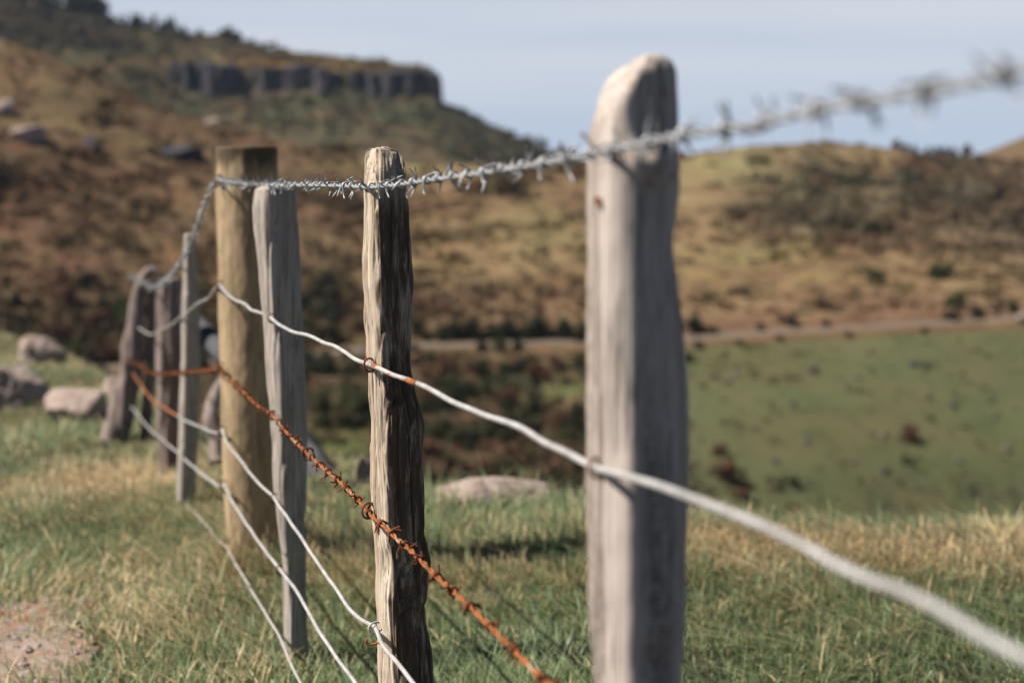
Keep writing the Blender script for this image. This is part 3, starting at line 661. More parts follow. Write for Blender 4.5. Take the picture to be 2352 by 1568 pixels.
# dark shrubs low on the left hillside
for i in range(46):
    u = gr_.uniform(20, 500); v = gr_.uniform(640, 860)
    kd = gr_.choice(['dark', 'dark', 'green', 'rust'])
    shrub(kd, u, v, gr_.uniform(30, 80), KINDS[kd][1] + ' at the dark foot of the left hillside', 'shrubs at the foot of the left hillside, ' + KINDS[kd][1])

# scattered scrub covering the slopes: many small clumps in one object
def scrub_on(P, UV, ok, n, size, nq, seed, dens, palette, G=None, gmix=.55):
    r = np.random.default_rng(seed); idx = np.argwhere(ok); pick = idx[r.integers(0, len(idx), n * 6)]
    p = P[pick[:, 0], pick[:, 1]]; u, v = UV[0][pick[:, 0], pick[:, 1]], UV[1][pick[:, 0], pick[:, 1]]
    k = r.uniform(0, 1, len(p)) < dens(u, v, p); p = p[k][:n]; u = u[k][:n]; v = v[k][:n]; n = len(p)
    p = p + np.stack([r.normal(0, 2, n), r.normal(0, 2, n), np.zeros(n)], -1)
    s = size * r.lognormal(-.15, .6, n)
    nn = n * nq
    d = r.normal(size=(n, nq, 3)); d /= np.linalg.norm(d, axis=-1)[..., None]; d[..., 2] = np.abs(d[..., 2]) * .36
    c = p[:, None] + d * s[:, None, None] * r.uniform(.4, 1, (n, nq, 1))
    a = r.normal(size=(n, nq, 3)); a /= np.linalg.norm(a, axis=-1)[..., None]; b = np.cross(a, d + .4 * r.normal(size=d.shape)); b /= np.linalg.norm(b, axis=-1)[..., None] + 1e-9
    h = s[:, None, None] * r.uniform(.14, .36, (n, nq, 1))
    V = np.stack([c - a * h, c + b * h * .7, c + a * h, c - b * h * .7], 2).reshape(-1, 3)
    pal = np.array(palette)[r.integers(0, len(palette), n)] * r.uniform(.7, 1.3, (n, 1))
    if G is not None: pal = pal * (1 - gmix) + gmix * G[pick[:, 0], pick[:, 1]][k][:n]
    K = np.repeat(np.repeat(pal, nq, 0) * r.uniform(.75, 1.3, (nn, 1)), 4, 0)
    return V, np.arange(nn * 4).reshape(-1, 4), K
def densC(u, v, p):
    g = .16 + 1.1 * np.clip(fbm(p3(p[:, 0] * .022, p[:, 1] * .022), 4, 7) - .02, 0, 1)
    for (cu, cv_, ru, rv_, w) in [(1880, 470, 190, 110, .9), (2170, 440, 160, 90, .8), (250, 740, 400, 80, .8), (2300, 560, 100, 120, .5), (760, 690, 120, 80, .7), (150, 480, 300, 120, .4)]:
        g = np.maximum(g, w * np.exp(-((u - cu) / ru) ** 2 - ((v - cv_) / rv_) ** 2))
    for (cu, cv_, ru, rv_) in [(1650, 385, 170, 55), (1600, 460, 80, 80), (1780, 630, 230, 50), (1150, 560, 200, 110), (1010, 375, 160, 30), (1260, 470, 90, 70), (2020, 365, 70, 25)]:
        g = g * (1 - .85 * np.exp(-((u - cu) / ru) ** 2 - ((v - cv_) / rv_) ** 2))
    return g
okC = ((ROW >= 7) & (ROW <= 10))[:, None] & (UC > -1100) & (UC < 3300)
V, F_, K = scrub_on(PC, (UC, VC), okC, 15000, 1.05, 16, 101, densC, [(.07, .065, .035), (.085, .07, .04), (.13, .07, .04), (.11, .095, .042), (.16, .10, .05), (.21, .15, .065), (.06, .058, .033), (.12, .062, .038)], cc)
tag(mk('hillside_scrub', V, F_, M['leaf'], col=K, shade=False), 'low brown and dark scrub covering the slopes above the road', 'scrub', kind='stuff')
V, F_, K = scrub_on(PC, (UC, VC), okC, 1700, 1.7, 30, 111, lambda u, v, p: .12 * densC(u, v, p) + 1.1 * densC(u, v, p) * np.clip(2.2 * fbm(p3(p[:, 0] * .05, p[:, 1] * .05), 3, 57), 0, 1), [(.06, .06, .036), (.085, .068, .042), (.14, .066, .042), (.065, .066, .038)], cc, .35)
tag(mk('heath', V, F_, M['leaf'], col=K, shade=False), 'darker bushy heath in patches on the slopes above the road', 'heath', kind='stuff')
okG = (ROW <= 3)[:, None] & (ROW >= 1)[:, None] & (UC > 250) & (UC < 1520 + (VC - 900) * .35)
V, F_, K = scrub_on(PC, (UC, VC), okG, 5200, .62, 14, 104, lambda u, v, p: (.25 + .9 * np.clip(fbm(p3(p[:, 0] * .07, p[:, 1] * .07), 3, 8) + .25, 0, 1)) * (1 - .9 * np.exp(-((u - 1290) / 100) ** 2 - ((v - 915) / 50) ** 2)) * (1 - .9 * np.exp(-((u - 775) / 80) ** 2 - ((v - 1045) / 60) ** 2)),
    [(.075, .076, .04), (.15, .078, .046), (.12, .09, .05), (.09, .098, .046), (.19, .11, .068), (.06, .06, .034)], cc, .3)
tag(mk('gully_scrub', V, F_, M['leaf'], col=K, shade=False), 'dark russet scrub filling the gully below the road', 'scrub', kind='stuff')
okP = (ROW <= 3)[:, None] & (ROW >= 1)[:, None] & (UC > 1500) & (UC < 3000)
V, F_, K = scrub_on(PC, (UC, VC), okP, 2600, .42, 10, 105, lambda u, v, p: .15 + 1.0 * np.clip(fbm(p3(p[:, 0] * .06, p[:, 1] * .06), 3, 18), 0, 1), [(.10, .10, .045), (.13, .10, .05), (.085, .10, .045), (.15, .13, .06)], cc, .4)
tag(mk('tussocks', V, F_, M['leaf'], col=K, shade=False), 'low rough tussocks dotted through the green paddock', 'tussock grass', kind='stuff')
okD = np.zeros(UD.shape, bool); okD[12:75] = True; okD &= ~((UD > 975) & (UD < 1060) & (VD < 245)); okD &= (UD > -1100) & (UD < 1500)
V, F_, K = scrub_on(PD, (UD, VD), okD, 12000, 1.9, 14, 102, lambda u, v, p: .35 + .6 * np.exp(-((u - 100) / 300) ** 2 - ((v - 60) / 70) ** 2), [(.06, .06, .036), (.075, .078, .044), (.095, .07, .042), (.075, .088, .048), (.055, .058, .038), (.13, .085, .035)], colD)
tag(mk('far_hill_scrub', V, F_, M['leaf'], col=K, shade=False), 'olive and dark scrub covering the far hill below its bluffs', 'scrub', kind='stuff')

# trees on the skyline
def tree_proto(name, seed, col, conifer):
    r = np.random.default_rng(seed); root = empty(name, (0, 0, 0)); cens, sizes, cols = [], [], []
    for i in range(14):
        t = i / 13
        w = (.30 * (1 - t) + .04) if conifer else .42 * math.sin(math.pi * (.18 + .75 * t))
        a = r.uniform(0, 6.28); cens.append((w * .5 * math.cos(a), w * .5 * math.sin(a), .2 + .8 * t)); sizes.append((w, w, .11)); cols.append(np.array(col) * r.uniform(.7, 1.25))
    V, F_, K = clump_mesh(r, cens, sizes, 36, .42, cols)
    mk('crown', V, F_, M['leaf'], parent=root, col=K, shade=False)
    Pt = resample(np.array([[0, 0, -.15], [.01, 0, .4], [0, .01, .92]]), .05); tv, tq, tt = tube(Pt, np.linspace(.035, .006, len(Pt)), 6)
    mk('trunk', tv, [tq, tt], M['bark'], parent=root)
    return root
con = tree_proto('conifer_tree', 21, (.034, .036, .020), True); bro = tree_proto('round_tree', 22, (.045, .043, .022), False)
first = {'c': True, 'b': True}
tr = np.random.default_rng(9)
for (u, hpx, kd) in [(-60, 46, 'b'), (-20, 40, 'b'), (15, 44, 'c'), (45, 38, 'b'), (75, 42, 'b'), (105, 40, 'b'), (135, 42, 'c'), (165, 40, 'b'), (190, 44, 'b'), (212, 46, 'b'), (228, 46, 'b'), (285, 26, 'c'), (306, 34, 'c'), (318, 30, 'b'), (340, 24, 'c'), (385, 34, 'c'), (398, 36, 'c'), (420, 20, 'b'), (460, 18, 'b'), (510, 22, 'b'), (527, 30, 'b'), (545, 24, 'b'), (580, 18, 'b')]:
    sv = float(ip(u, SKYL)); p = at(u, sv + 8, 794.0); s = hpx * 794 / FPX
    pr = con if kd == 'c' else bro
    place(pr, first[kd], p, s, tr.uniform(0, 6.28), ('dark pointed conifer' if kd == 'c' else 'dark round headed tree') + ' on the skyline of the far hill', 'tree', ('pointed' if kd == 'c' else 'round headed') + ' trees on the far skyline'); first[kd] = False
for (u, hpx) in [(2062, 20), (2078, 16), (2096, 14), (2130, 14), (2150, 16), (2170, 16), (2190, 16), (2216, 22)]:
    vv_ = float(ip(u, RIDGE)); p = hillpoint(u, vv_ + 3); s = hpx * p[1] / FPX
    place(bro, False, p, s * 1.2, tr.uniform(0, 6.28), 'small dark tree in the saddle of the right hand ridge', 'tree', 'trees in the ridge saddle')
V, F_, K = scrub_on(PD, (UD, VD), okD & (UD < 235) & (VD < 110), 1500, 4.0, 16, 103, lambda u, v, p: .9 + 0 * u, [(.085, .074, .048), (.11, .088, .052), (.135, .095, .052), (.07, .07, .046)])
tag(mk('forest', V, F_, M['leaf'], col=K, shade=False), 'dark brownish wood covering the upper left of the far hill', 'wood', kind='stuff')

# ------------------------------------------------------------------ fence posts
def chaikin(P, it=3):
    for _ in range(it):
        Q = np.roll(P, -1, 0); P = np.stack([.75 * P + .25 * Q, .25 * P + .75 * Q], 1).reshape(-1, 2)
    return P
def section(poly, n, it=3):
    P = chaikin(np.array(poly, float), it); P = np.vstack([P, P[:1]])
    s = np.concatenate([[0], np.cumsum(np.linalg.norm(np.diff(P, axis=0), axis=1))]); q = np.linspace(0, s[-1], n, endpoint=False)
    R = np.stack([np.interp(q, s, P[:, k]) for k in (0, 1)], -1)
    R[:, 0] = (R[:, 0] - R[:, 0].min()) / (R[:, 0].max() - R[:, 0].min()) * 2 - 1
    return R
SPLIT = [(-.30, -.95), (-.05, -.90), (.55, -.55), (.98, -.12), (1.0, .25), (.35, .95), (-.45, .9), (-1.0, .25), (-.98, -.05), (-.62, -.6)]
ROUND = [(math.cos(a), math.sin(a)) for a in np.arange(24) * 2 * math.pi / 24]
def post(rows, Yc, sec, mat, label, disp, seed=0, skin=None, dz=.004, n=110, depth=1.0, name='fence_post', foot=.25, shape=None, topround=0.0, group=None):
    rows = np.array(rows, float)
    pl = at(rows[:, 0] * 0 + rows[:, 1], rows[:, 0], Yc); pr = at(rows[:, 2], rows[:, 0], Yc)
    z = pl[:, 2]; o = np.argsort(z); z, xl, xr = z[o], pl[o, 0], pr[o, 0]
    xc = .5 * (xl + xr); gz = float(ground(xc[0], Yc)) 
    zb = gz - foot
    if z[0] > zb:                                     # carry the post down into the ground
        sl = (xl[0] - np.interp(z[0] + .3, z, xl)) / .3; sr = (xr[0] - np.interp(z[0] + .3, z, xr)) / .3
        lim = .04
        z = np.concatenate([[zb], z]); d_ = z[1] - zb; xl = np.concatenate([[xl[0] + np.clip(sl, -lim, lim) * d_], xl]); xr = np.concatenate([[xr[0] + np.clip(sr, -lim, lim) * d_], xr])
    zz = np.arange(zb, z[-1], dz); zz = np.concatenate([zz, [z[-1]]])
    L_ = np.interp(zz, z, xl); R_ = np.interp(zz, z, xr)
    kx = (L_ + R_) / 2; hw = (R_ - L_) / 2
    ker = np.ones(5) / 5
    for q in (kx, hw):
        q[3:-3] = np.convolve(q, ker, 'same')[3:-3]
    full = np.median(hw)
    hd = np.where(hw < full * .8, hw * .5 + .4 * full, full) if topround == 0 else np.minimum(hw * 1.0, full)
    hd = hd * depth
    SEC = section(sec, n)
    x = kx[:, None] + hw[:, None] * SEC[None, :, 0]; y = Yc + hd[:, None] * SEC[None, :, 1]; Z = zz[:, None] + 0 * x
    nx = np.roll(SEC, -1, 0) - np.roll(SEC, 1, 0); nrm = np.stack([nx[:, 1], -nx[:, 0]], -1); nrm /= np.linalg.norm(nrm, axis=1)[:, None] + 1e-9
    if (nrm * SEC).sum() < 0: nrm = -nrm
    D = disp(x, y, Z, SEC, zz) if disp else 0 * x; DY = 0
    if isinstance(D, tuple): D, DY = D
    x = x + nrm[None, :, 0] * D; y = y + nrm[None, :, 1] * D + DY
    V = np.stack([x, y, Z], -1)
    top = V[-1].mean(0); 
    caps = []
    for k in (.8, .55, .3, .1):                       # end grain, dished and cracked
        c = top + (V[-1] - top) * k; c[:, 2] = V[-1][:, 2] + .003 * (1 - k) + .004 * vn(np.stack([c[:, 0] * 90, c[:, 1] * 90, 0 * c[:, 0]], -1), seed); caps.append(c)
    V = np.vstack([V.reshape(-1, 3)] + caps + [caps[-1].mean(0)[None]])
    nr = len(zz) + 4; F4 = grid_faces(nr, n, True); j = np.arange(n); T3 = np.stack([(nr - 1) * n + j, (nr - 1) * n + (j + 1) % n, np.full(n, nr * n)], -1)
    if SEC[10, 0] * SEC[0, 1] - SEC[10, 1] * SEC[0, 0] > 0: F4 = F4[:, ::-1]; T3 = T3[:, ::-1]
    cv_ = None
    if skin:
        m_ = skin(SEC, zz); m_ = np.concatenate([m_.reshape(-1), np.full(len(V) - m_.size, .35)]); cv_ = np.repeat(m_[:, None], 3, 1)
    o = mk(name, V, [F4, T3], mat, loc=(float(kx[0]), Yc, gz), col=cv_)
    return tag(o, label, 'fence post', group)
def grain(a1, a2, kx=60, kz=3.0, seed=0, knots=(), waves=.003, top=None, deep=0.0):
    def f(x, y, z, SEC, zz):
        xx = x.copy(); dd = 0
        for (kx_, kz_, kr, kh, side) in knots:        # grain swirling round a knot
            q = np.sqrt(((x - kx_) / kr) ** 2 + ((z - kz_) / (kr * 1.5)) ** 2); g = np.exp(-q ** 2) * (SEC[None, :, 1] < .1 if side else 1)
            xx = xx + g * kr * .9 * np.sign(x - kx_ + 1e-6); dd = dd + kh * np.cos(q * 5.5) * np.exp(-q * q * .6) * (SEC[None, :, 1] < .1)
        w = waves * fbm(p3(x * 6, y * 6, z * 7), 3, seed + 9) * 2.0
        n1 = vn(p3(xx * kx, y * kx, z * kz), seed); n2 = vn(p3(xx * kx * 2.7 + 5, y * kx * 2.7, z * kz * 1.6), seed + 1)
        n3 = fbm(p3(xx * kx * .4, y * kx * .4, z * kz * 1.2), 2, seed + 2)
        n4 = fbm(p3(x * 220, y * 220, z * 60), 2, seed + 3)
        crack = -np.clip(.16 - np.abs(n3), 0, .16) / .16
        D = w + a1 * (1 - 2 * np.abs(n1)) * .5 + a2 * n2 + a1 * 1.5 * crack + a2 * .5 * n4 + dd
        if deep: D = D - deep * np.clip(.06 - np.abs(vn(p3(xx * 36 + 3, y * 36, z * 1.1), seed + 6)), 0, .06) / .06 - deep * .6 * np.clip(.05 - np.abs(vn(p3(xx * 75 + 9, y * 75, z * 2.0), seed + 7)), 0, .05) / .05
        if top: return D, top[1] * smooth(top[0], zz[-1], z) ** 1.2 * smooth(.35, -.5, SEC[None, :, 1])
        return D
    return f
P1S = [(-.34, -.95), (-.10, -.90), (.5, -.60), (.95, -.20), (1.0, .25), (.35, .95), (-.45, .9), (-1.0, .30), (-.97, -.05), (-.62, -.65)]
def p1disp(x, y, z, SEC, zz):
    d = grain(.0058, .0008, 42, 1.6, 3, waves=.004)(x, y, z, SEC, zz)
    uu, vv_ = proj(np.stack([x, y, z], -1))
    front = SEC[None, :, 1] < .0
    scoop = np.exp(-((uu - 1490) / 52) ** 2 - ((vv_ - 262) / 62) ** 2) * front        # hollow under the rounded top
    ledge = np.exp(-((uu - 1512) / 62) ** 2 - ((vv_ - 372) / 46) ** 2) * front        # swelling below it
    return d, .012 * scoop - .018 * ledge
near_post = post([(126, 1478, 1512), (132, 1462, 1528), (142, 1443, 1542), (156, 1425, 1550), (180, 1405, 1553), (205, 1390, 1554), (235, 1373, 1554), (265, 1363, 1554), (300, 1358, 1555), (400, 1353, 1557), (500, 1351, 1560), (700, 1353, 1563), (900, 1356, 1572), (1000, 1357, 1577), (1200, 1358, 1580), (1400, 1358, 1582), (1568, 1358, 1582), (2300, 1365, 1578)],
     1.60, P1S, M['wood_near'], 'thick pale grey post with a rounded worn top, nearest and tallest in the fence', p1disp, 3, topround=1)
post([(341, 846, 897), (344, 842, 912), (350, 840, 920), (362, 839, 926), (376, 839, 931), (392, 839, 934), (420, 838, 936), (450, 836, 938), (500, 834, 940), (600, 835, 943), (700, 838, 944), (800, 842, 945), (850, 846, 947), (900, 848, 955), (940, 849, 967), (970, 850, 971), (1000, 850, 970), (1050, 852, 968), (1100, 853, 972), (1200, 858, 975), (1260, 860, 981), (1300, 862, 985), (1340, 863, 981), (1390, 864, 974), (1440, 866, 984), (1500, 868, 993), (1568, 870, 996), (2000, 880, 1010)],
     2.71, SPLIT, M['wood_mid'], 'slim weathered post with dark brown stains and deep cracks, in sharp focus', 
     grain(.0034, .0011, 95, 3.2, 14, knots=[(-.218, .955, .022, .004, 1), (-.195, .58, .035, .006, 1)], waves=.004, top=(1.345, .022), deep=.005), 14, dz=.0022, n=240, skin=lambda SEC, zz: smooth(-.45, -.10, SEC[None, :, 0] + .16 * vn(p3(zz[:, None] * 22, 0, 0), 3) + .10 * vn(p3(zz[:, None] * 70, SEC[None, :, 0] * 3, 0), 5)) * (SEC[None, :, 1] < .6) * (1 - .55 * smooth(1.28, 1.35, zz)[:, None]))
post([(428, 600, 655), (434, 588, 676), (470, 579, 681), (520, 580, 684), (560, 584, 686), (640, 592, 690), (700, 598, 692), (760, 605, 695), (850, 612, 698), (950, 620, 703), (1050, 626, 704), (1150, 632, 702), (1250, 641, 701), (1300, 645, 702), (1400, 649, 706), (1568, 655, 710)],
     3.86, SPLIT, M['wood_grey'], 'blue grey split post with a bright narrow sunlit side, standing against the round post', grain(.003, .0008, 55, 2.2, 25), 25, dz=.006)
def round_disp(x, y, z, SEC, zz): return .0025 * fbm(p3(x * 25, y * 25, z * 4), 3, 31) + .0015 * vn(p3(x * 60, y * 60, z * 30), 33) + .006 * fbm(p3(x * 5, y * 5, z * 3), 2, 35)
post([(339, 497, 637), (345, 496, 638), (400, 497, 639), (500, 499, 640), (700, 502, 641), (1000, 511, 642), (1200, 519, 642), (1340, 525, 642)],
     4.97, ROUND, M['wood_round'], 'thick round tan strainer post with a flat sawn top', round_disp, 31, dz=.01)
post([(538, 424, 447), (545, 420, 449), (600, 419, 452), (700, 418, 456), (800, 415, 458), (900, 412, 458), (1000, 409, 456), (1100, 405, 452), (1190, 403, 448)],
     6.12, SPLIT, M['wood_grey'], 'thin leaning split batten just behind the round post', grain(.003, .001, 50, 2.0, 45), 45, dz=.01, n=60)
post([(640, 366, 410), (655, 360, 415), (800, 358, 416), (950, 359, 417), (1100, 368, 421)],
     7.75, ROUND, M['wood_far'], 'short pinkish grey post standing between the thin batten and the gnarled hollow post', grain(.006, .002, 30, 1.5, 55), 55, dz=.012, n=70)
# gnarled, hollow-topped post
def gnarl(parts, label, mat, Y):
    root = None; out_ = []
    for pts, sd in parts:
        P = np.array([at(u, v, Y + dy) for (u, v, w, dy) in pts]); Rw = np.array([w * Y / FPX for (u, v, w, dy) in pts])
        Q = resample(P, .02); s = np.linspace(0, 1, len(Q)); s0 = np.linspace(0, 1, len(P)); R_ = np.interp(s, s0, Rw)
        V, q, t = tube(Q, R_, 28)
        n1 = vn(p3(V[:, 0] * 40, V[:, 1] * 40, V[:, 2] * 3), sd); n2 = fbm(V * 8, 2, sd)
        ci = np.repeat(np.arange(len(Q)), 28); cen = np.vstack([Q[ci], Q[:1], Q[-1:]])
        V = cen + (V - cen) * (1 + .22 * n1 + .18 * n2)[:, None]; out_.append((V, q, t))
    V, F_ = join(out_); b = V[V[:, 2].argmin()]
    return V, F_, mat, label, b
V, F_, m_, lb, b = gnarl([([(264, 1010, 36, 0), (276, 960, 31, 0), (296, 880, 28, 0), (306, 800, 25, 0), (311, 740, 23, 0), (317, 680, 21, 0), (329, 640, 18, 0), (346, 620, 13, 0), (364, 632, 11, 0), (372, 655, 9, 0)], 61),
                          ([(330, 1050, 10, .05), (335, 960, 12, .05), (344, 860, 12, .05), (348, 760, 11, .05), (352, 690, 9, .05), (362, 650, 8, .03)], 62)], '', M['wood_far'], 9.3)
tag(mk('gnarled_post', V, F_, M['wood_far'], loc=(float(b[0]), float(b[1]), float(ground(b[0], b[1])))), 'gnarled hollow post with an arched top at the far end of the fence', 'fence post')

# leaning brace log, stump behind the round post
def log(pts, label, mat, name, cat, seed, k=26):
    P = np.array([at(u, v, Y) for (u, v, w, Y) in pts]); Rw = np.array([w * Y / FPX for (u, v, w, Y) in pts]); Q = resample(P, .02)
    R_ = np.interp(np.linspace(0, 1, len(Q)), np.linspace(0, 1, len(P)), Rw); V, q, t = tube(Q, R_, k)
    ci = np.repeat(np.arange(len(Q)), k); cen = np.vstack([Q[ci], Q[:1], Q[-1:]]); V = cen + (V - cen) * (1 + .12 * vn(p3(V[:, 0] * 14, V[:, 1] * 14, V[:, 2] * 14), seed) + .05 * vn(V * 50, seed))[:, None]
    b = V[V[:, 2].argmin()]
    return tag(mk(name, V, [q, t], mat, loc=(float(b[0]), float(b[1]), float(b[2]))), label, cat)
log([(425, 715, 18, 8.2), (470, 765, 23, 7.9), (530, 832, 28, 7.55), (600, 912, 34, 7.2), (672, 1005, 40, 6.85), (735, 1080, 42, 6.6), (772, 1122, 38, 6.5), (785, 1138, 20, 6.47)], 'blue grey log propped at a slant behind the round post as a brace', M['wood_drift'], 'brace_log', 'log', 71)
log([(512, 870, 10, 7.7), (492, 915, 15, 7.6), (483, 960, 16, 7.5), (496, 1010, 18, 7.45), (500, 1060, 20, 7.4)], 'pale crooked driftwood stump showing between the batten and the round post', M['wood_far'], 'stump', 'stump', 72)

# ------------------------------------------------------------------ wires
PLN = (.622, -1 / 3.0); PLF = (-1.0 + .3416 * 4.85, -.3416)
ROUT = 505.0
def wire_path(right, left, step=.01):
    R_ = on_plane(*np.array(right, float).T, *PLN)[::-1] if right else np.zeros((0, 3))
    L_ = on_plane(*np.array(left, float).T, *PLF) if left else np.zeros((0, 3))
    return resample(np.vstack([R_, L_]), step)
def wire(name, right, left, rad, mat, label, cat, seed, rusted=None):
    P = wire_path(right, left); s = np.arange(len(P)) * .01
    P = P + .0011 * np.stack([vn(p3(s * 9, 0, k), seed + k) for k in range(3)], -1)
    V, q, t = tube(P, rad, 10); o = mk(name, V, [q, t], mat, loc=tuple(P[0]))
    return tag(o, label, cat), P
TOP_R = [(500, 412), (520, 417), (540, 420), (580, 424), (620, 425), (680, 425), (740, 425), (800, 427), (850, 429), (900, 425), (950, 418), (1000, 411), (1100, 397), (1200, 382), (1300, 364), (1360, 351), (1450, 333), (1550, 313), (1610, 303), (1700, 290), (1790, 272), (1860, 253), (1970, 234), (2120, 210), (2280, 178), (2352, 160), (2700, 80), (3100, -40)]
TOP_L = [(492, 420), (484, 432), (470, 470), (455, 510), (440, 552), (420, 592), (395, 630), (366, 655), (350, 660), (335, 652), (312, 640), (296, 632)]
W2_R = [(508, 656), (515, 668), (530, 683), (548, 692), (565, 700), (578, 712), (600, 720), (622, 730), (640, 745), (658, 755), (680, 765), (700, 768), (720, 775), (745, 787), (770, 797), (790, 808), (812, 822), (830, 831), (848, 838), (870, 846), (900, 859), (950, 876), (1000, 901), (1050, 928), (1100, 949), (1150, 965), (1200, 985), (1250, 1014), (1300, 1038), (1340, 1060), (1375, 1076), (1430, 1090), (1500, 1113), (1570, 1137), (1650, 1166), (1750, 1205), (1800, 1229), (1870, 1266), (1920, 1296), (2000, 1334), (2060, 1356), (2150, 1398), (2250, 1455), (2352, 1507), (2600, 1630), (3000, 1830)]
W2_L = [(505, 652), (498, 658), (490, 668), (478, 685), (455, 697), (437, 712), (425, 722), (410, 733), (395, 745), (370, 757), (345, 768), (318, 752)]
W3_R = [(507, 843), (512, 857), (525, 870), (540, 882), (560, 900), (585, 925), (605, 940), (625, 952), (645, 975), (665, 1000), (690, 1025), (720, 1053), (750, 1080), (780, 1105), (810, 1135), (830, 1155), (850, 1180), (880, 1205), (910, 1235), (945, 1265), (980, 1300), (1010, 1330), (1050, 1365), (1100, 1412), (1150, 1462), (1200, 1512), (1240, 1552), (1300, 1612), (1500, 1815), (1900, 2220)]
W3_L = [(504, 845), (490, 848), (470, 851), (420, 856), (355, 858), (325, 842), (285, 818)]
W4_R = [(511, 985), (516, 1005), (530, 1030), (548, 1050), (570, 1080), (600, 1115), (628, 1142), (650, 1175), (690, 1230), (730, 1292), (770, 1350), (800, 1395), (825, 1420), (848, 1434), (862, 1442), (880, 1480), (910, 1520), (945, 1562), (1000, 1628), (1200, 1865), (1500, 2220)]
W4_L = [(507, 990), (497, 994), (485, 991), (455, 978), (430, 968), (408, 955), (380, 938), (350, 918), (325, 886), (305, 858)]
W5_R = [(515, 1112), (522, 1130), (545, 1170), (575, 1216), (610, 1265), (640, 1304), (665, 1334), (690, 1370), (720, 1426), (760, 1490), (800, 1545), (830, 1586), (900, 1680), (1200, 2080)]
W5_L = [(511, 1115), (503, 1116), (490, 1108), (460, 1085), (430, 1060), (410, 1040), (370, 1008), (335, 975), (305, 938), (285, 918), (268, 905)]
W6_R = [(520, 1255), (540, 1291), (560, 1325), (590, 1376), (620, 1425), (645, 1466), (665, 1516), (690, 1566), (760, 1690), (1000, 2100)]
W6_L = [(514, 1250), (498, 1236), (480, 1212), (450, 1180), (420, 1148), (390, 1115), (362, 1087)]
o2, P2_ = wire('plain_wire', W2_R, W2_L, .0043, M['white_wire'], 'kinked pale plain wire, second from the top of the fence', 'wire', 1)
o4, P4 = wire('plain_wire', W4_R, W4_L, .0042, M['white_wire'], 'smooth pale wire next below the rusty barbed strand, stapled low on the stained post', 'wire', 2)
wire('plain_wire', W5_R, W5_L, .0044, M['white_wire'], 'pale wire second from the bottom, rising to the gnarled post', 'wire', 3)
wire('plain_wire', W6_R, W6_L, .0034, M['grey_wire'], 'dull thin lowest wire, running down into the grass', 'wire', 4)
Lr = on_plane(*np.array(W4_L[5:], float).T, *PLF); V, q, t = tube(resample(Lr, .02), .0058, 8)
ix = [i for i, p in enumerate(P2_) if 2.33 < p[1] < 2.66]; Rs = P2_[ix]; V2_, q2, t2 = tube(Rs + .0011 * np.stack([vn(p3(np.array(ix) * .01 * 9, 0, k), 1 + k) for k in range(3)], -1), .0042 + .0009 * vn(p3(np.array(ix) * .45, 0, 0), 4), 10)
tag(mk('rusted_stretch', V2_, [q2, t2], M['rust'], loc=tuple(P2_[0]), parent=o2), 'rusty stretch of the wire by its staple')
tag(mk('rusted_sleeve', V, [q, t], M['rust'], loc=tuple(P4[0]), parent=o4), 'rust red far length of the wire')

def barb_mesh(r, coil_r, wire_r, turns, length, four, irregular=.3):
    parts = []
    for q in range(2 if four else 1):
        n = int(turns * 14); a0 = r.uniform(0, 6.28); t = np.linspace(0, 1, n)
        a = a0 + t * turns * 2 * np.pi * (1 if q == 0 else -1); xs = (t - .5) * wire_r * 2.1 * turns + (q - .5) * wire_r * (2.2 if four else 0)
        coil = np.stack([xs, coil_r * np.cos(a), coil_r * np.sin(a)], -1)
        def tail(pt, ang, s):
            tan = np.array([0, -math.sin(ang), math.cos(ang)]) * s; rad_ = np.array([0, math.cos(ang), math.sin(ang)])
            d = tan + rad_ * r.uniform(.05, .55) + np.array([r.normal(0, irregular), 0, 0]); d /= np.linalg.norm(d)
            return pt + d * length * r.uniform(.8, 1.15), pt + d * length * .45 + rad_ * coil_r * .12
        e1, m1 = tail(coil[-1], a[-1], 1 if q == 0 else -1); e0, m0 = tail(coil[0], a[0], -1 if q == 0 else 1)
        P = np.vstack([e0, m0, coil, m1, e1]); R_ = np.full(len(P), wire_r); R_[0] = R_[-1] = wire_r * .55
        parts.append(tube(P, R_, 7))
    return join(parts)
